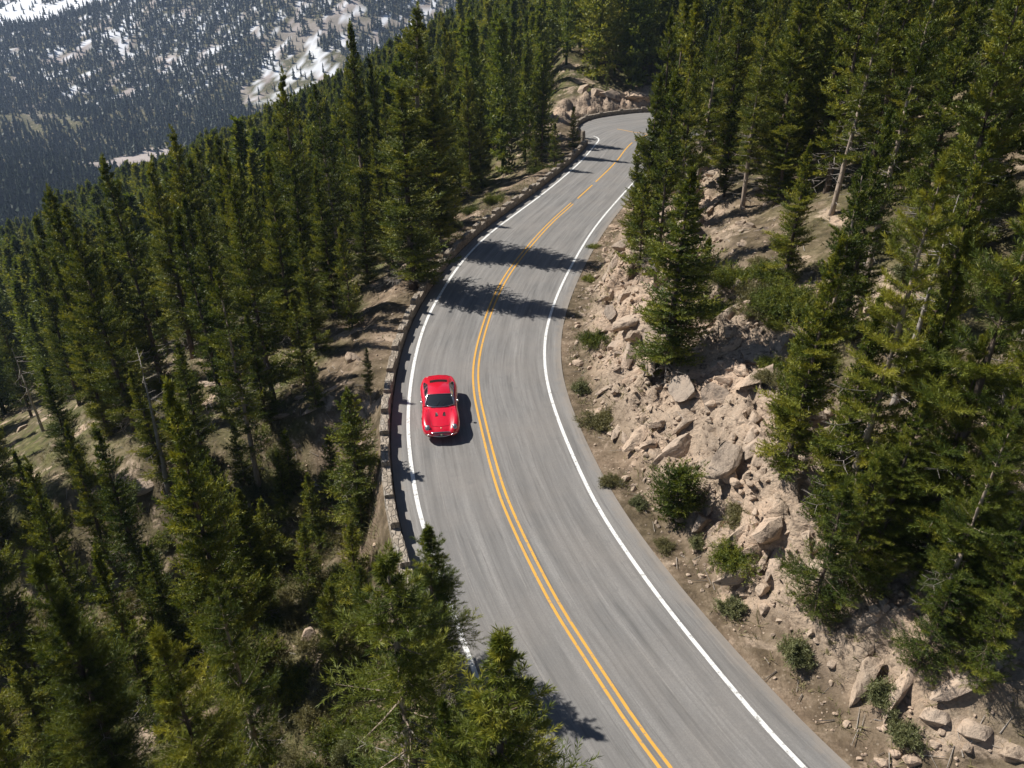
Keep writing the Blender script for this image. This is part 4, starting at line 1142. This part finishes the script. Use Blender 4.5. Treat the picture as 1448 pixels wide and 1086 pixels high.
SHRUBS = [(4.26, 34.7, 0.7, 3, 'dark green bush among the tan rocks near the shadow bands'),
(3.14, 31.27, 0.75, 0, 'grey-green shrub at the road edge opposite the car'),
(3.81, 28.15, 0.95, 1, 'spreading dry shrub just below the one opposite the car'),
(4.69, 22.64, 0.55, 0, 'small shrub at the foot of the long rock ribs'),
(3.89, 24.14, 0.5, 1, 'tufted shrub at the verge halfway down the cut slope'),
(6.23, 20.25, 0.5, 0, 'grey-green shrub below the pale flat slab'),
(7.11, 18.88, 0.75, 3, 'dark green shrub on the verge bank near the long pale rib'),
(6.68, 17.47, 0.7, 0, 'shrub on the dirt bank close to the white edge line'),
(8.05, 15.62, 0.85, 0, 'large straggly shrub on the dirt bank beside the bottom of the road'),
(7.51, 20.14, 0.6, 1, 'dry shrub in the hollow between the rock ribs'),
(9.65, 25.07, 0.6, 1, 'dry shrub behind the big grey boulder'),
(9.8, 13.85, 0.8, 0, 'grey shrub beside the big square block'),
(9.84, 12.82, 0.7, 0, 'grey shrub in front of the bottom right boulders'),
(5.25, 20.37, 0.4, 1, 'small tuft on the verge above the round bushy conifer shadow'),
(4.71, 45.01, 0.45, 3, 'small green bush on the verge beside the upper shadow band'),
(5.52, 50.99, 0.45, 3, 'small green bush on the verge where the right lane narrows'),
(-4.13, 55.75, 0.9, 0, 'grey-green shrub behind the wall beside the upper shadow band'),
(-5.05, 52.36, 0.9, 1, 'olive shrub behind the wall near the tall shadow-casting conifers'),
(-1.41, 63.68, 0.9, 3, 'low green bush behind the far wall stretch'),
(2.42, 74.54, 0.9, 3, 'low green bush behind the wall below the thin pair of conifers'),
(10.2, 33.24, 1.0, 3, 'dark green brush left of the brush patch above the lone dark conifer'),
(10.68, 31.33, 1.1, 1, 'olive brush in the middle of the patch above the grey boulders'),
(9.53, 31.52, 0.9, 3, 'green brush low in the patch beside the lone dark conifer'),
(11.54, 32.43, 1.0, 3, 'green brush just below the bare dirt patch'),
(10.06, 29.87, 0.9, 1, 'olive brush at the bottom of the patch above the grey boulders'),
(11.2, 29.17, 1.1, 3, 'dark green brush at the right end of the patch above the boulders')]
for x, y, s, v, lab in SHRUBS:
    shrub(x, y, s, v, lab, 'shrubs beside the road')
cnt = 0
rr = np.random.default_rng(17); cx, cy = rr.uniform(-26, 22, 14000), np.where(rr.random(14000) < .7, rr.uniform(9, 34, 14000), rr.uniform(34, 66, 14000)); cx[:4000] = rr.uniform(-11.5, -2, 4000); cy[:4000] = rr.uniform(10, 31, 4000)
ca_, cb_ = road_offsets(cx, cy); cm_ = rock_mask(cx, cy, ca_, cb_); cg_ = np.clip(fbm(cx/9, cy/9, 3, 55)*1.5-.35, 0, 1); sp_ = []
for x, y, a, b, rm_, g in zip(cx, cy, ca_, cb_, cm_, cg_):
    x, y = float(x), float(y)
    if a > 0 and a < 1.9 and y < 34 and random.random() < .5: continue
    if max(a, b) < 1.3 or (b > 0 and rm_ > .3 and random.random() > .08) or (0 < a < 5 and 29 < y < 46): continue
    if random.random() > (g*1.5+.25 if a > 0 else g*.8): continue
    if sp_ and min((x-u)**2+(y-v)**2 for u, v in sp_) < .9: continue
    sp_.append((x, y))
    v = random.choice((0, 1, 1, 3, 4)) if a > 0 else random.choice((0, 1, 3, 3, 4)); where = 'right slope' if b > 0 else 'left slope'; part = 'near' if y < 30 else 'middle' if y < 48 else 'far'
    nm = {0: 'grey-green rounded', 1: 'dry olive spreading', 3: 'dark green low', 4: 'small dry tufted'}[v]
    shrub(x, y, random.uniform(.5, 1.05), v, f'{nm} shrub under the conifers on the {part} {where}', f'{nm} shrubs on the {part} {where}'); cnt += 1
    if cnt > 272: break
# fallen branches
def snag(x, y, az, L, label):
    m = MB(); r = random.Random(int(x*91)); d = np.array([math.cos(az), math.sin(az)])
    P = [(x+d[0]*L*u, y+d[1]*L*u, gz(x+d[0]*L*u, y+d[1]*L*u)+.06+.05*math.sin(u*5)) for u in np.linspace(0, 1, 7)]
    P0 = np.array(P[0]); P = [tuple(np.array(p)-P0) for p in P]; m.tube(P, [.06, .055, .05, .042, .034, .022, .01], 5)
    for k in range(7):
        q = np.array(P[r.randint(1, 5)]); a2 = az+r.choice((-1, 1))*r.uniform(.4, 1.1); l2 = r.uniform(.3, .9)
        m.tube([q, q+np.array([math.cos(a2)*l2, math.sin(a2)*l2, r.uniform(.0, .3)])], [.02, .005], 4)
    o = m.build('fallen_branch', M['twig']); o.location = tuple(P0); tag(o, label, 'branch', 'fallen branches')
for a in [(-8.14, 28.32, 2.6, 1.8, 'grey dead branch lying in the brush left of the wall'), (-6.85, 19.26, 1.2, 1.6, 'dead branch on the dirt at lower left')]: snag(*a)

# dry grass and low brush between the shrubs: one mass
r_ = np.random.default_rng(37); N_ = 30000
x = np.r_[r_.uniform(-30, 24, N_), r_.uniform(-12, -1, 9000)]; y = np.r_[r_.uniform(9, 70, N_), r_.uniform(10, 32, 9000)]; a, b = road_offsets(x, y); rm = rock_mask(x, y, a, b)
g = np.clip(fbm(x/9, y/9, 3, 55)*1.5-.35, 0, 1)
pr = np.where(b > .4, np.where(b < 2.8, .55, .45*g*(1-.85*rm)), np.where(a > .7, np.where((y > 29) & (y < 46) & (a < 5), .05, .4+.6*g), 0))
k = r_.random(len(x)) < pr*(.3+1.4*vnoise(x*.7, y*.7, 88)); x, y = x[k], y[k]; z = height(x, y); n = len(x); K = 9
az = r_.random((n, K))*6.28; le = r_.uniform(.12, .42, (n, 1))*r_.uniform(.6, 1.2, (n, K)); up = r_.uniform(.35, 1.1, (n, K))
d = np.stack([np.cos(az), np.sin(az), up], 2); d /= np.linalg.norm(d, axis=2, keepdims=True); sd_ = np.stack([-np.sin(az), np.cos(az), az*0], 2)*.014
base = np.stack([x, y, z-.03], 1)[:, None]+np.stack([np.cos(az*3), np.sin(az*3), az*0], 2)*.07
V = np.stack([base-sd_*.6, base+sd_*.6, base+d*(le*.6)[..., None]+sd_, base+d*le[..., None]], 2).reshape(-1, 3); q = np.arange(n*K)*4
o = obj('ground_cover', np_mesh('ground_cover', V, np.stack([q, q+1, q+2, q+3], 1), M['brush'], np.repeat(np.clip(np.repeat(r_.random((n, 1)), K, 1).reshape(-1)+r_.uniform(-.2, .3, n*K), 0, 1), 4)))
tag(o, 'dry grass and low brush tufts covering the verges and forest floor', 'ground cover', kind='stuff')

# twigs and bark litter on the ground: one mass
r_ = np.random.default_rng(53); N_ = 16000
x = r_.uniform(-30, 24, N_); y = r_.uniform(9, 62, N_); a, b = road_offsets(x, y)
k = r_.random(N_) < np.where(b > .5, np.where(b < 3, .5, .2), np.where(a > .7, .28, 0))*(.2+1.3*vnoise(x*.6, y*.6, 29)); x, y = x[k], y[k]; n = len(x)
az = r_.random(n)*6.28; L = r_.uniform(.12, .7, n)**1.3; dx, dy = np.cos(az)*L, np.sin(az)*L; w = r_.uniform(.006, .018, n)
z0, z1 = height(x, y)+.03, height(x+dx, y+dy)+.03; px, py = -np.sin(az)*w, np.cos(az)*w
A = np.stack([x, y, z0], 1); B = np.stack([x+dx, y+dy, z1+r_.uniform(0, .12, n)*L], 1); P_ = np.stack([px, py, px*0], 1); U = np.array([0, 0, 1.])*w[:, None]*1.6
V = np.stack([A-P_, A+U, A+P_, B+P_*.5, B+U*.5, B-P_*.5], 1).reshape(-1, 3); q = np.arange(n)*6
o = obj('twig_litter', np_mesh('twig_litter', V, np.concatenate([np.stack([q, q+1, q+4, q+5], 1), np.stack([q+1, q+2, q+3, q+4], 1)]), M['twig']))
tag(o, 'pale dead twigs and litter strewn over the verges and slopes', 'litter', kind='stuff')

# ------------------------------------------------------------------ red sports coupe (local: +x forward, z up)
def car_materials():
    m, nt, b = new_mat('red_paint'); n = N(nt)
    b.inputs['Base Color'].default_value = (.64, .004, .026, 1); b.inputs['Roughness'].default_value = .32; b.inputs['Coat Weight'].default_value = 1.0; b.inputs['Coat Roughness'].default_value = .04
    M['red'] = m
    M['glass'] = simple('dark_glass', (.022, .026, .030), .05, 0, .8); M['chrome'] = simple('chrome', (.75, .74, .72), .18, 1)
    M['tyre'] = simple('tyre_rubber', (.018, .018, .018), .85); M['black'] = simple('black_trim', (.012, .012, .012), .6)
    M['lens'] = simple('lamp_glass', (.30, .33, .35), .08, .3, 1); M['amber'] = simple('amber_lamp', (.7, .25, .03), .2, 0, 1); M['tail'] = simple('tail_lamp', (.35, .01, .01), .2, 0, 1)
    M['cream'] = simple('badge_enamel', (.85, .75, .45), .3); M['well'] = simple('wheel_well', (.008, .008, .008), .95)
    M['rim'] = simple('wheel_rim', (.55, .55, .54), .3, 1)
car_materials()
CX = [2.16, 2.12, 2.0, 1.8, 1.55, 1.3, 1.05, .8, .55, .25, -.1, -.45, -.8, -1.05, -1.3, -1.55, -1.8, -2.0, -2.1, -2.14]
def ip(x, xs, ys): return float(np.interp(x, xs[::-1], ys[::-1]))
WX, WY = [2.16, 2.12, 2.0, 1.75, 1.3, .8, .2, -.4, -.9, -1.3, -1.7, -2.0, -2.14], [.42, .53, .66, .765, .80, .775, .745, .755, .80, .825, .79, .72, .64]
ZCX, ZC = [2.16, 2.0, 1.7, 1.3, .8, .5, -.4, -1.2, -1.8, -2.14], [.46, .57, .66, .735, .80, .835, .86, .90, .885, .875]
ZFX, ZF = [2.16, 2.0, 1.7, 1.3, .95, .4, -.3, -.8, -1.25, -1.7, -2.14], [.45, .60, .755, .82, .80, .765, .775, .84, .905, .875, .83]
ZBX, ZB = [2.16, 2.0, 1.6, -1.6, -2.0, -2.14], [.34, .26, .19, .19, .30, .42]
def body_mesh():
    V, Fs = [], []
    for x in CX:
        w, zc, zf, zb = ip(x, WX, WY), ip(x, ZCX, ZC), ip(x, ZFX, ZF), ip(x, ZBX, ZB)
        fl = sstep(.2, 1.2, abs(x+.15))
        q_ = zf-zb; half = [(0, zc), (.30, zc-.005), (.52, zc-.03*fl-.005), (.70, zf-.01), (.86, zf-.012), (.985, zf-.17*q_), (1.03, zf-.42*q_), (1.015, zf-.68*q_), (.985, zb+.10*q_), (.88, zb), (.45, zb-.01), (0, zb-.01)]
        half = [(k*w, min(z, zf if k > .6 else 9)) for k, z in half]
        ring = [(x, y, z) for y, z in half]+[(x, -y, z) for y, z in reversed(half[1:-1])]
        V += ring; n = len(ring)
    for i in range(len(CX)-1):
        for k in range(n): Fs.append((i*n+k, i*n+(k+1) % n, (i+1)*n+(k+1) % n, (i+1)*n+k))
    Fs.append(tuple(reversed(range(n)))); Fs.append(tuple((len(CX)-1)*n+k for k in range(n)))
    me = mesh_from('car_body', V, Fs, [M['red'], M['well']], True)
    bm = bmesh.new(); bm.from_mesh(me); bmesh.ops.recalc_face_normals(bm, faces=bm.faces); bm.to_mesh(me); bm.free()
    o = bpy.data.objects.new('tmp_body', me); COL.objects.link(o)
    s = o.modifiers.new('s', 'SUBSURF'); s.levels = s.render_levels = 2
    cuts = []
    for (cx, cy) in ((1.27, .72), (1.27, -.72), (-1.24, .74), (-1.24, -.74)):
        bm = bmesh.new(); bmesh.ops.create_cone(bm, cap_ends=True, segments=36, radius1=.365, radius2=.365, depth=.42, matrix=Matrix.Translation((cx, cy, .33)) @ Matrix.Rotation(math.pi/2, 4, 'X'))
        cm = bpy.data.meshes.new('cut'); bm.to_mesh(cm); bm.free(); cm.materials.append(M['well'])
        c = bpy.data.objects.new('cut', cm); COL.objects.link(c); cuts.append(c)
        b = o.modifiers.new('b', 'BOOLEAN'); b.operation = 'DIFFERENCE'; b.object = c; b.solver = 'EXACT'; b.use_self = True; b.material_mode = 'TRANSFER'
    dg = bpy.context.evaluated_depsgraph_get(); out = bpy.data.meshes.new_from_object(o.evaluated_get(dg)); out.name = 'body'
    for c in cuts: bpy.data.objects.remove(c)
    bpy.data.objects.remove(o); out.shade_smooth(); out.set_sharp_from_angle(angle=math.radians(38))
    return out
car = empty('sports_car', (0, 0, 0)); tag(car, 'glossy red vintage two-door fastback coupe driving down the left lane', 'car')
body = obj('body', body_mesh(), car)
def patch(name, rows, mat, off=0., parent=None, thick=0):
    """smooth sheet through rows of points (each row resampled)"""
    nu = 14; R = []
    for r_ in rows:
        r_ = np.array(r_, float); t = np.linspace(0, 1, len(r_)); u = np.linspace(0, 1, nu)
        if len(r_) == 3:                       # quadratic through three points
            l0 = 2*(u-.5)*(u-1); l1 = -4*u*(u-1); l2 = 2*u*(u-.5); R.append(l0[:, None]*r_[0]+l1[:, None]*r_[1]+l2[:, None]*r_[2])
        else: R.append(np.stack([np.interp(u, t, r_[:, k]) for k in range(3)], 1))
    R = np.array(R); V = R.reshape(-1, 3); Fs = vgrid_faces(len(rows), nu)
    me = mesh_from(name, V, Fs, mat, True); bm = bmesh.new(); bm.from_mesh(me)
    bmesh.ops.recalc_face_normals(bm, faces=bm.faces)
    if sum(f.normal.z for f in bm.faces) < 0: bmesh.ops.reverse_faces(bm, faces=bm.faces)
    bm.normal_update()
    if off:
        for v in bm.verts: v.co += v.normal*off
    bm.to_mesh(me); bm.free()
    o = obj(name, me, parent)
    return o
# cabin outline rows from windscreen base to tail: (x centre, x side, half width, z centre, z side)
CAB = [(.66, .42, .60, .835, .80), (.45, .26, .575, .955, .905), (.24, .10, .545, 1.06, 1.00), (.06, -.03, .50, 1.135, 1.075), (-.08, -.14, .47, 1.17, 1.11), (-.35, -.38, .455, 1.195, 1.135), (-.65, -.66, .45, 1.185, 1.125), (-.95, -.95, .45, 1.14, 1.085), (-1.25, -1.24, .46, 1.065, 1.02), (-1.55, -1.53, .48, .98, .945), (-1.85, -1.82, .50, .905, .875), (-2.06, -2.02, .50, .87, .84)]
row = lambda c: [(c[1], -c[2], c[4]), (c[0], 0, c[3]), (c[1], c[2], c[4])]
patch('roof', [row(c) for c in CAB[3:]], M['red'], 0, car)
ws = patch('windscreen', [row(c) for c in CAB[:4]], M['glass'], -.006, car)
def lerp_rows(i, f): return tuple(np.array(CAB[i])*(1-f)+np.array(CAB[i+1])*f)
rw = [lerp_rows(7, .35), lerp_rows(7, .8), lerp_rows(8, .25), lerp_rows(8, .65)]
rw = [(c[0], c[1], c[2]*.82, c[3], c[4]+(c[3]-c[4])*.32) for c in rw]
rear = patch('rear_window', [row(c) for c in rw], M['glass'], .008, car)
# side panels of the cabin, with glass standing just proud
for sg in (1, -1):
    top = [(c[1], sg*c[2], c[4]) for c in CAB]; nb = len(CAB); bot = []
    for c in CAB: bot.append((c[1], sg*(ip(c[1], WX, WY)*.86-.015), ip(c[1], ZFX, ZF)-.05))
    m = MB(); m.add(top+bot, [((i, i+1, nb+i+1, nb+i) if sg < 0 else (nb+i, nb+i+1, i+1, i)) for i in range(nb-1)]); m.build('cabin_side', M['red'], car, True)
    def sp(i, f, t):                            # point on the side sheet, t: 0 roof edge .. 1 belt
        k = int(i); g = i-k; a = np.array(top[k])*(1-g)+np.array(top[min(k+1, nb-1)])*g; b = np.array(bot[k])*(1-g)+np.array(bot[min(k+1, nb-1)])*g
        p = a*(1-t)+b*t; p[1] += sg*.013; p[2] += .010; return tuple(p)
    for i0, i1, nm in ((1.0, 6.3, 'side_window'), (6.6, 8.6, 'quarter_window')):
        us = np.linspace(i0, i1, 9); g = MB(); tt = [.10 if nm == 'side_window' else .12]*9
        t0 = [min(.8, .10+max(0, (2.2-u)*.30)) for u in us] if nm == 'side_window' else [.12+.5*max(0, (u-7.2)/1.4) for u in us]
        P = [sp(u, 0, a) for u, a in zip(us, t0)]+[sp(u, 0, .86) for u in us]
        g.add(P, [((i, i+1, 10+i, 9+i) if sg < 0 else (9+i, 10+i, i+1, i)) for i in range(8)]); w_ = g.build(nm, M['glass'], car, True)
        c = MB(); c.tube([P[i] for i in range(9)]+[P[17-i] for i in range(9)]+[P[0]], .009, 5); c.build('chrome_trim', M['chrome'], w_)
    # door seam, handle, mirror
    d = MB(); xs = [.34, .30, .26, .22]; yy = lambda x, z: sg*(ip(x, WX, WY)*.995+.004)
    d.tube([(.30, yy(.3, .5), .70), (.28, yy(.28, .5), .5), (.22, yy(.2, .4), .34), (-.62, yy(-.6, .4), .34), (-.72, yy(-.7, .5), .5), (-.74, yy(-.7, .6), .72)], .006, 4); dr_ = d.build('door_seam', M['black'], car)
    h_ = MB(); h_.tube([(-.52, yy(-.5, .6)+sg*.012, .655), (-.64, yy(-.6, .6)+sg*.016, .655)], .014, 6); h_.build('door_handle', M['chrome'], car)
    mm = MB(); mm.tube([(.30, sg*.66, .79), (.31, sg*.72, .86)], .012, 6); mm.tube([(.36, sg*.76, .90), (.33, sg*.76, .90), (.27, sg*.76, .90), (.255, sg*.76, .90)], [.02, .05, .058, .05], 12); mm.build('wing_mirror', M['chrome'], car, True)
    # side vent behind front wheel
    v_ = MB()
    for k in range(3): v_.box((.72-.09*k, sg*(ip(.7, WX, WY)-.002), .55), (.035, .02, .17), 0)
    v_.build('side_vent', M['black'], car)
    # lamps: faired round headlamps in chrome rings on the wing noses
    def ell(c, nrm, a, b, n=20):
        nrm = unit(np.array(nrm, float)); u = unit(np.cross((0, 0, 1.), nrm)); v = np.cross(nrm, u)
        return [np.array(c)+u*a*math.cos(2*math.pi*k/n)+v*b*math.sin(2*math.pi*k/n) for k in range(n)], nrm
    c = (1.915, sg*.56, .632); ring, nn = ell(c, (.64, sg*.2, .74), .088, .105); L_ = MB(); 
    V = []; 
    for q, hgt in ((1, 0), (.8, .028), (.45, .048)): V += [np.array(c)+(p-np.array(c))*q+nn*hgt for p in ring]
    V.append(np.array(c)+nn*.055); Fs = [(j*20+k, j*20+(k+1) % 20, (j+1)*20+(k+1) % 20, (j+1)*20+k) for j in range(2) for k in range(20)]+[(40+k, 40+(k+1) % 20, 60) for k in range(20)]
    L_.add(V, Fs); hl = L_.build('headlight', M['lens'], car, True)
    r2 = MB(); r2.tube(ring+[ring[0]], .017, 6, False); r2.build('chrome_ring', M['chrome'], hl, True)
    b2 = MB(); b2.add([p-nn*.004 for p in ring]+[np.array(c)-nn*.06], [(k, (k+1) % 20, 20) for k in range(20)]); 
    a2 = MB(); a2.tube([(2.06, sg*.50, .47), (2.10, sg*.49, .475)], [.034, .028], 10); a2.build('indicator', M['amber'], car, True)
    t2 = MB()
    for q in (.0, .13): t2.tube([(-2.10+.0, sg*(.54-q), .66), (-2.155, sg*(.54-q), .66)], [.055, .05], 14)
    t2.build('tail_light', M['tail'], car, True)
    # bumperettes
    b3 = MB(); b3.tube([(2.03, sg*.64, .40), (2.13, sg*.50, .41), (2.17, sg*.40, .41)], [.02, .024, .02], 8); b3.build('bumper', M['chrome'], car, True)
# front end: oval grille with chrome surround and a small bright badge
gr = MB(); n = 28; ring = []
for k in range(n):
    a = 2*math.pi*k/n; y = .43*math.cos(a)*abs(math.cos(a))**-.25 if abs(math.cos(a)) > 1e-6 else 0; z = .425+.095*math.sin(a); ring.append((2.175-.20*(y/.43)**2*.35-.05*max(0, (z-.43))/.09, y, z))
gr.add([(2.165, 0, .425)]+[(x-.012, y, z) for x, y, z in ring], [(0, k+1, (k+1) % n+1) for k in range(n)]); g_ = gr.build('grille', M['black'], car)
t = MB(); t.tube([(x+.006, y, z) for x, y, z in ring]+[(ring[0][0]+.006, ring[0][1], ring[0][2])], .018, 7, False); t.build('chrome_surround', M['chrome'], g_, True)
t = MB()
for y in np.linspace(-.33, .33, 9): t.tube([(2.178-.07*(y/.43)**2, y, .345), (2.17-.07*(y/.43)**2, y, .50)], .005, 4)
for z in (.38, .425, .47): t.tube([(2.178-.07*(y/.43)**2, y, z) for y in np.linspace(-.38, .38, 9)], .005, 4)
t.build('grille_mesh', M['chrome'], g_)
t = MB(); t.box((2.19, 0, .425), (.012, .07, .06)); t.build('grille_badge', M['cream'], g_)
t = MB(); zz = lambda x: ip(x, ZCX, ZC)
t.tube([(1.93, 0, zz(1.93)-.005), (1.935, 0, zz(1.93)+.012)], [.03, .024], 12); t.build('bonnet_badge', M['cream'], car, True)
# bonnet: paired dark vents, bulge with air slots, cowl slots
for sg in (1, -1):
    t = MB(); x0 = 1.12; y0 = sg*.155
    P = [(x0+.10, y0-sg*.065, zz(x0+.1)+.008), (x0+.13, y0+sg*.06, zz(x0+.13)+.007), (x0-.13, y0+sg*.045, zz(x0-.13)+.010), (x0-.09, y0-sg*.02, zz(x0-.09)+.030)]
    lo = [(x, y, z-.03) for x, y, z in P]
    t.add(P+lo, [(0, 1, 2, 3), (7, 6, 5, 4), (0, 4, 5, 1), (1, 5, 6, 2), (2, 6, 7, 3), (3, 7, 4, 0)])
    bm = bmesh.new(); me = mesh_from('bonnet_vent', t.V, t.F, M['black']); bm.from_mesh(me); bmesh.ops.recalc_face_normals(bm, faces=bm.faces); bm.to_mesh(me); bm.free(); obj('bonnet_vent', me, car)
    t = MB(); t.tube([(.66, sg*.20, zz(.66)+.004), (.62, sg*.38, zz(.62)-.003)], .012, 5); t.build('cowl_slot', M['black'], car)
    t = MB(); t.tube([(.63, sg*.12-.05, .852), (.50, sg*.12+.06, .935), (.40, sg*.12+.16, .985)], [.008, .006, .004], 4); t.build('wiper', M['black'], car)
t = MB(); P0 = row(CAB[0]); u = np.linspace(-1, 1, 15)
q3 = lambda r_, u: [tuple(np.array(r_[0])*(-u_*(1-u_)/2)+np.array(r_[1])*(1-u_*u_)+np.array(r_[2])*(u_*(1+u_)/2)+np.array((0, 0, .006))) for u_ in u]
bt = q3(row(CAB[0]), u); tp = q3(row(CAB[3]), u); t.tube(bt, .015, 6); t.tube(tp, .010, 6)
for k in (0, 14): t.tube([bt[k]]+[tuple(np.array(row(CAB[j])[0 if k == 0 else 2])+np.array((0, 0, .006))) for j in (1, 2)]+[tp[k]], .014, 6)
t.build('windscreen_trim', M['chrome'], ws, True)
t = MB(); t.tube([(.0, -.09, 1.085), (.0, .09, 1.085)], .02, 6)
t = MB()
for sg in (1, -1): t.tube([(1.80, sg*.36, ip(1.8, ZCX, ZC)-.005), (1.4, sg*.42, ip(1.4, ZCX, ZC)-.012), (.95, sg*.46, ip(.95, ZCX, ZC)-.012), (.70, sg*.50, ip(.7, ZCX, ZC)-.02)], .005, 4)
t.tube([(1.80, -.36, zz(1.8)-.005), (1.86, 0, zz(1.86)+.002), (1.80, .36, zz(1.8)-.005)], .005, 4); t.build('bonnet_seam', M['black'], car)
# rear spoiler lip and exhausts
t = MB(); t.tube([(-2.0, -.62, .80), (-2.08, -.40, .845), (-2.10, 0, .865), (-2.08, .40, .845), (-2.0, .62, .80)], [.012, .03, .034, .03, .012], 8); t.build('spoiler_lip', M['red'], car, True)
for sg in (1, -1):
    t = MB(); 
    for q in (.32, .42): t.tube([(-1.95, sg*q, .24), (-2.2, sg*q, .24)], .03, 10)
    t.build('exhaust_pipes', M['chrome'], car, True)
wheels = []
for (x, y) in ((1.27, .60), (1.27, -.60), (-1.24, .625), (-1.24, -.625)):
    w_ = empty('wheel'); w_.parent = car; w_.location = (x, y, .325); sg = 1 if y > 0 else -1
    m = MB(); prof = [(-.09, .21), (-.10, .27), (-.085, .31), (-.04, .325), (.04, .325), (.085, .31), (.10, .27), (.09, .21)]; n = 32; V = []
    for k in range(n): a = 2*math.pi*k/n; V += [(r_*math.cos(a), d, r_*math.sin(a)) for d, r_ in prof]
    m.add(V, [(k*8+j, k*8+(j+1) % 8, ((k+1) % n)*8+(j+1) % 8, ((k+1) % n)*8+j) for k in range(n) for j in range(8)]); m.build('tyre', M['tyre'], w_, True)
    m = MB()
    for k in range(36):
        a = 2*math.pi*k/36; a1 = a+(.35 if k % 2 else -.35); m.tube([(.045*math.cos(a), sg*(.075 if k % 3 else .03), .045*math.sin(a)), (.205*math.cos(a1), sg*.03, .205*math.sin(a1))], .004, 3, False)
    rg = [(.208*math.cos(2*math.pi*k/28), sg*.075, .208*math.sin(2*math.pi*k/28)) for k in range(29)]; m.tube(rg, .014, 5, False)
    m.tube([(0, sg*.0, 0), (0, sg*.085, 0), (0, sg*.105, 0)], [.05, .045, .03], 12); m.build('rim', M['rim'], w_, True)
car.location = (-3.13, 28.95, .03); car.rotation_euler = (0, 0, math.atan2(-4.3, .48))

# ------------------------------------------------------------------ haze, light, camera
hz = MB(); hz.box((-500, 480, 5), (2300, 2100, 420)); 
hm = bpy.data.materials.new('haze'); hm.use_nodes = True; nt = hm.node_tree; nt.nodes.remove(nt.nodes['Principled BSDF'])
pv = nt.nodes.new('ShaderNodeVolumePrincipled'); pv.inputs['Color'].default_value = (.55, .70, 1.0, 1); pv.inputs['Density'].default_value = HAZE = .00017; pv.inputs['Anisotropy'].default_value = .2
nt.links.new(pv.outputs[0], nt.nodes['Material Output'].inputs['Volume'])
HZ = True
if HZ: tag(hz.build('haze', hm), kind='stuff')

SUN_EL = math.radians(47); sd = Vector((-.905*math.cos(SUN_EL), .425*math.cos(SUN_EL), math.sin(SUN_EL)))
sun = bpy.data.lights.new('sun', 'SUN'); sun.energy = 5.0; sun.angle = math.radians(.53); sun.color = (1., .955, .88)
so = link(bpy.data.objects.new('sun', sun)); so.rotation_mode = 'QUATERNION'; so.rotation_quaternion = sd.to_track_quat('Z', 'Y'); so.location = (-60, 60, 90)
w = bpy.data.worlds.new('World'); S.world = w; w.use_nodes = True; nt = w.node_tree; bg = nt.nodes['Background']
sky = nt.nodes.new('ShaderNodeTexSky'); sky.sky_type = 'NISHITA'; sky.sun_disc = False; sky.sun_elevation = SUN_EL; sky.sun_rotation = math.atan2(sd.x, sd.y); sky.altitude = 2500
nt.links.new(sky.outputs[0], bg.inputs['Color']); bg.inputs['Strength'].default_value = .05
cam = bpy.data.cameras.new('camera'); cam.sensor_width = 36; cam.lens = 1100/1448*36; cam.clip_start = .5; cam.clip_end = 9000
co = link(bpy.data.objects.new('camera', cam)); co.location = (0, 0, 17.8); co.rotation_euler = (math.radians(90-29.2), 0, 0); S.camera = co
S.view_settings.view_transform = 'Standard'; S.view_settings.look = 'None'; S.view_settings.exposure = 0.45; S.view_settings.gamma = 1
S.render.engine = 'CYCLES'; S.cycles.use_denoising = True; S.cycles.max_bounces = 6; S.cycles.diffuse_bounces = 3; S.cycles.transmission_bounces = 4; S.cycles.volume_bounces = 0
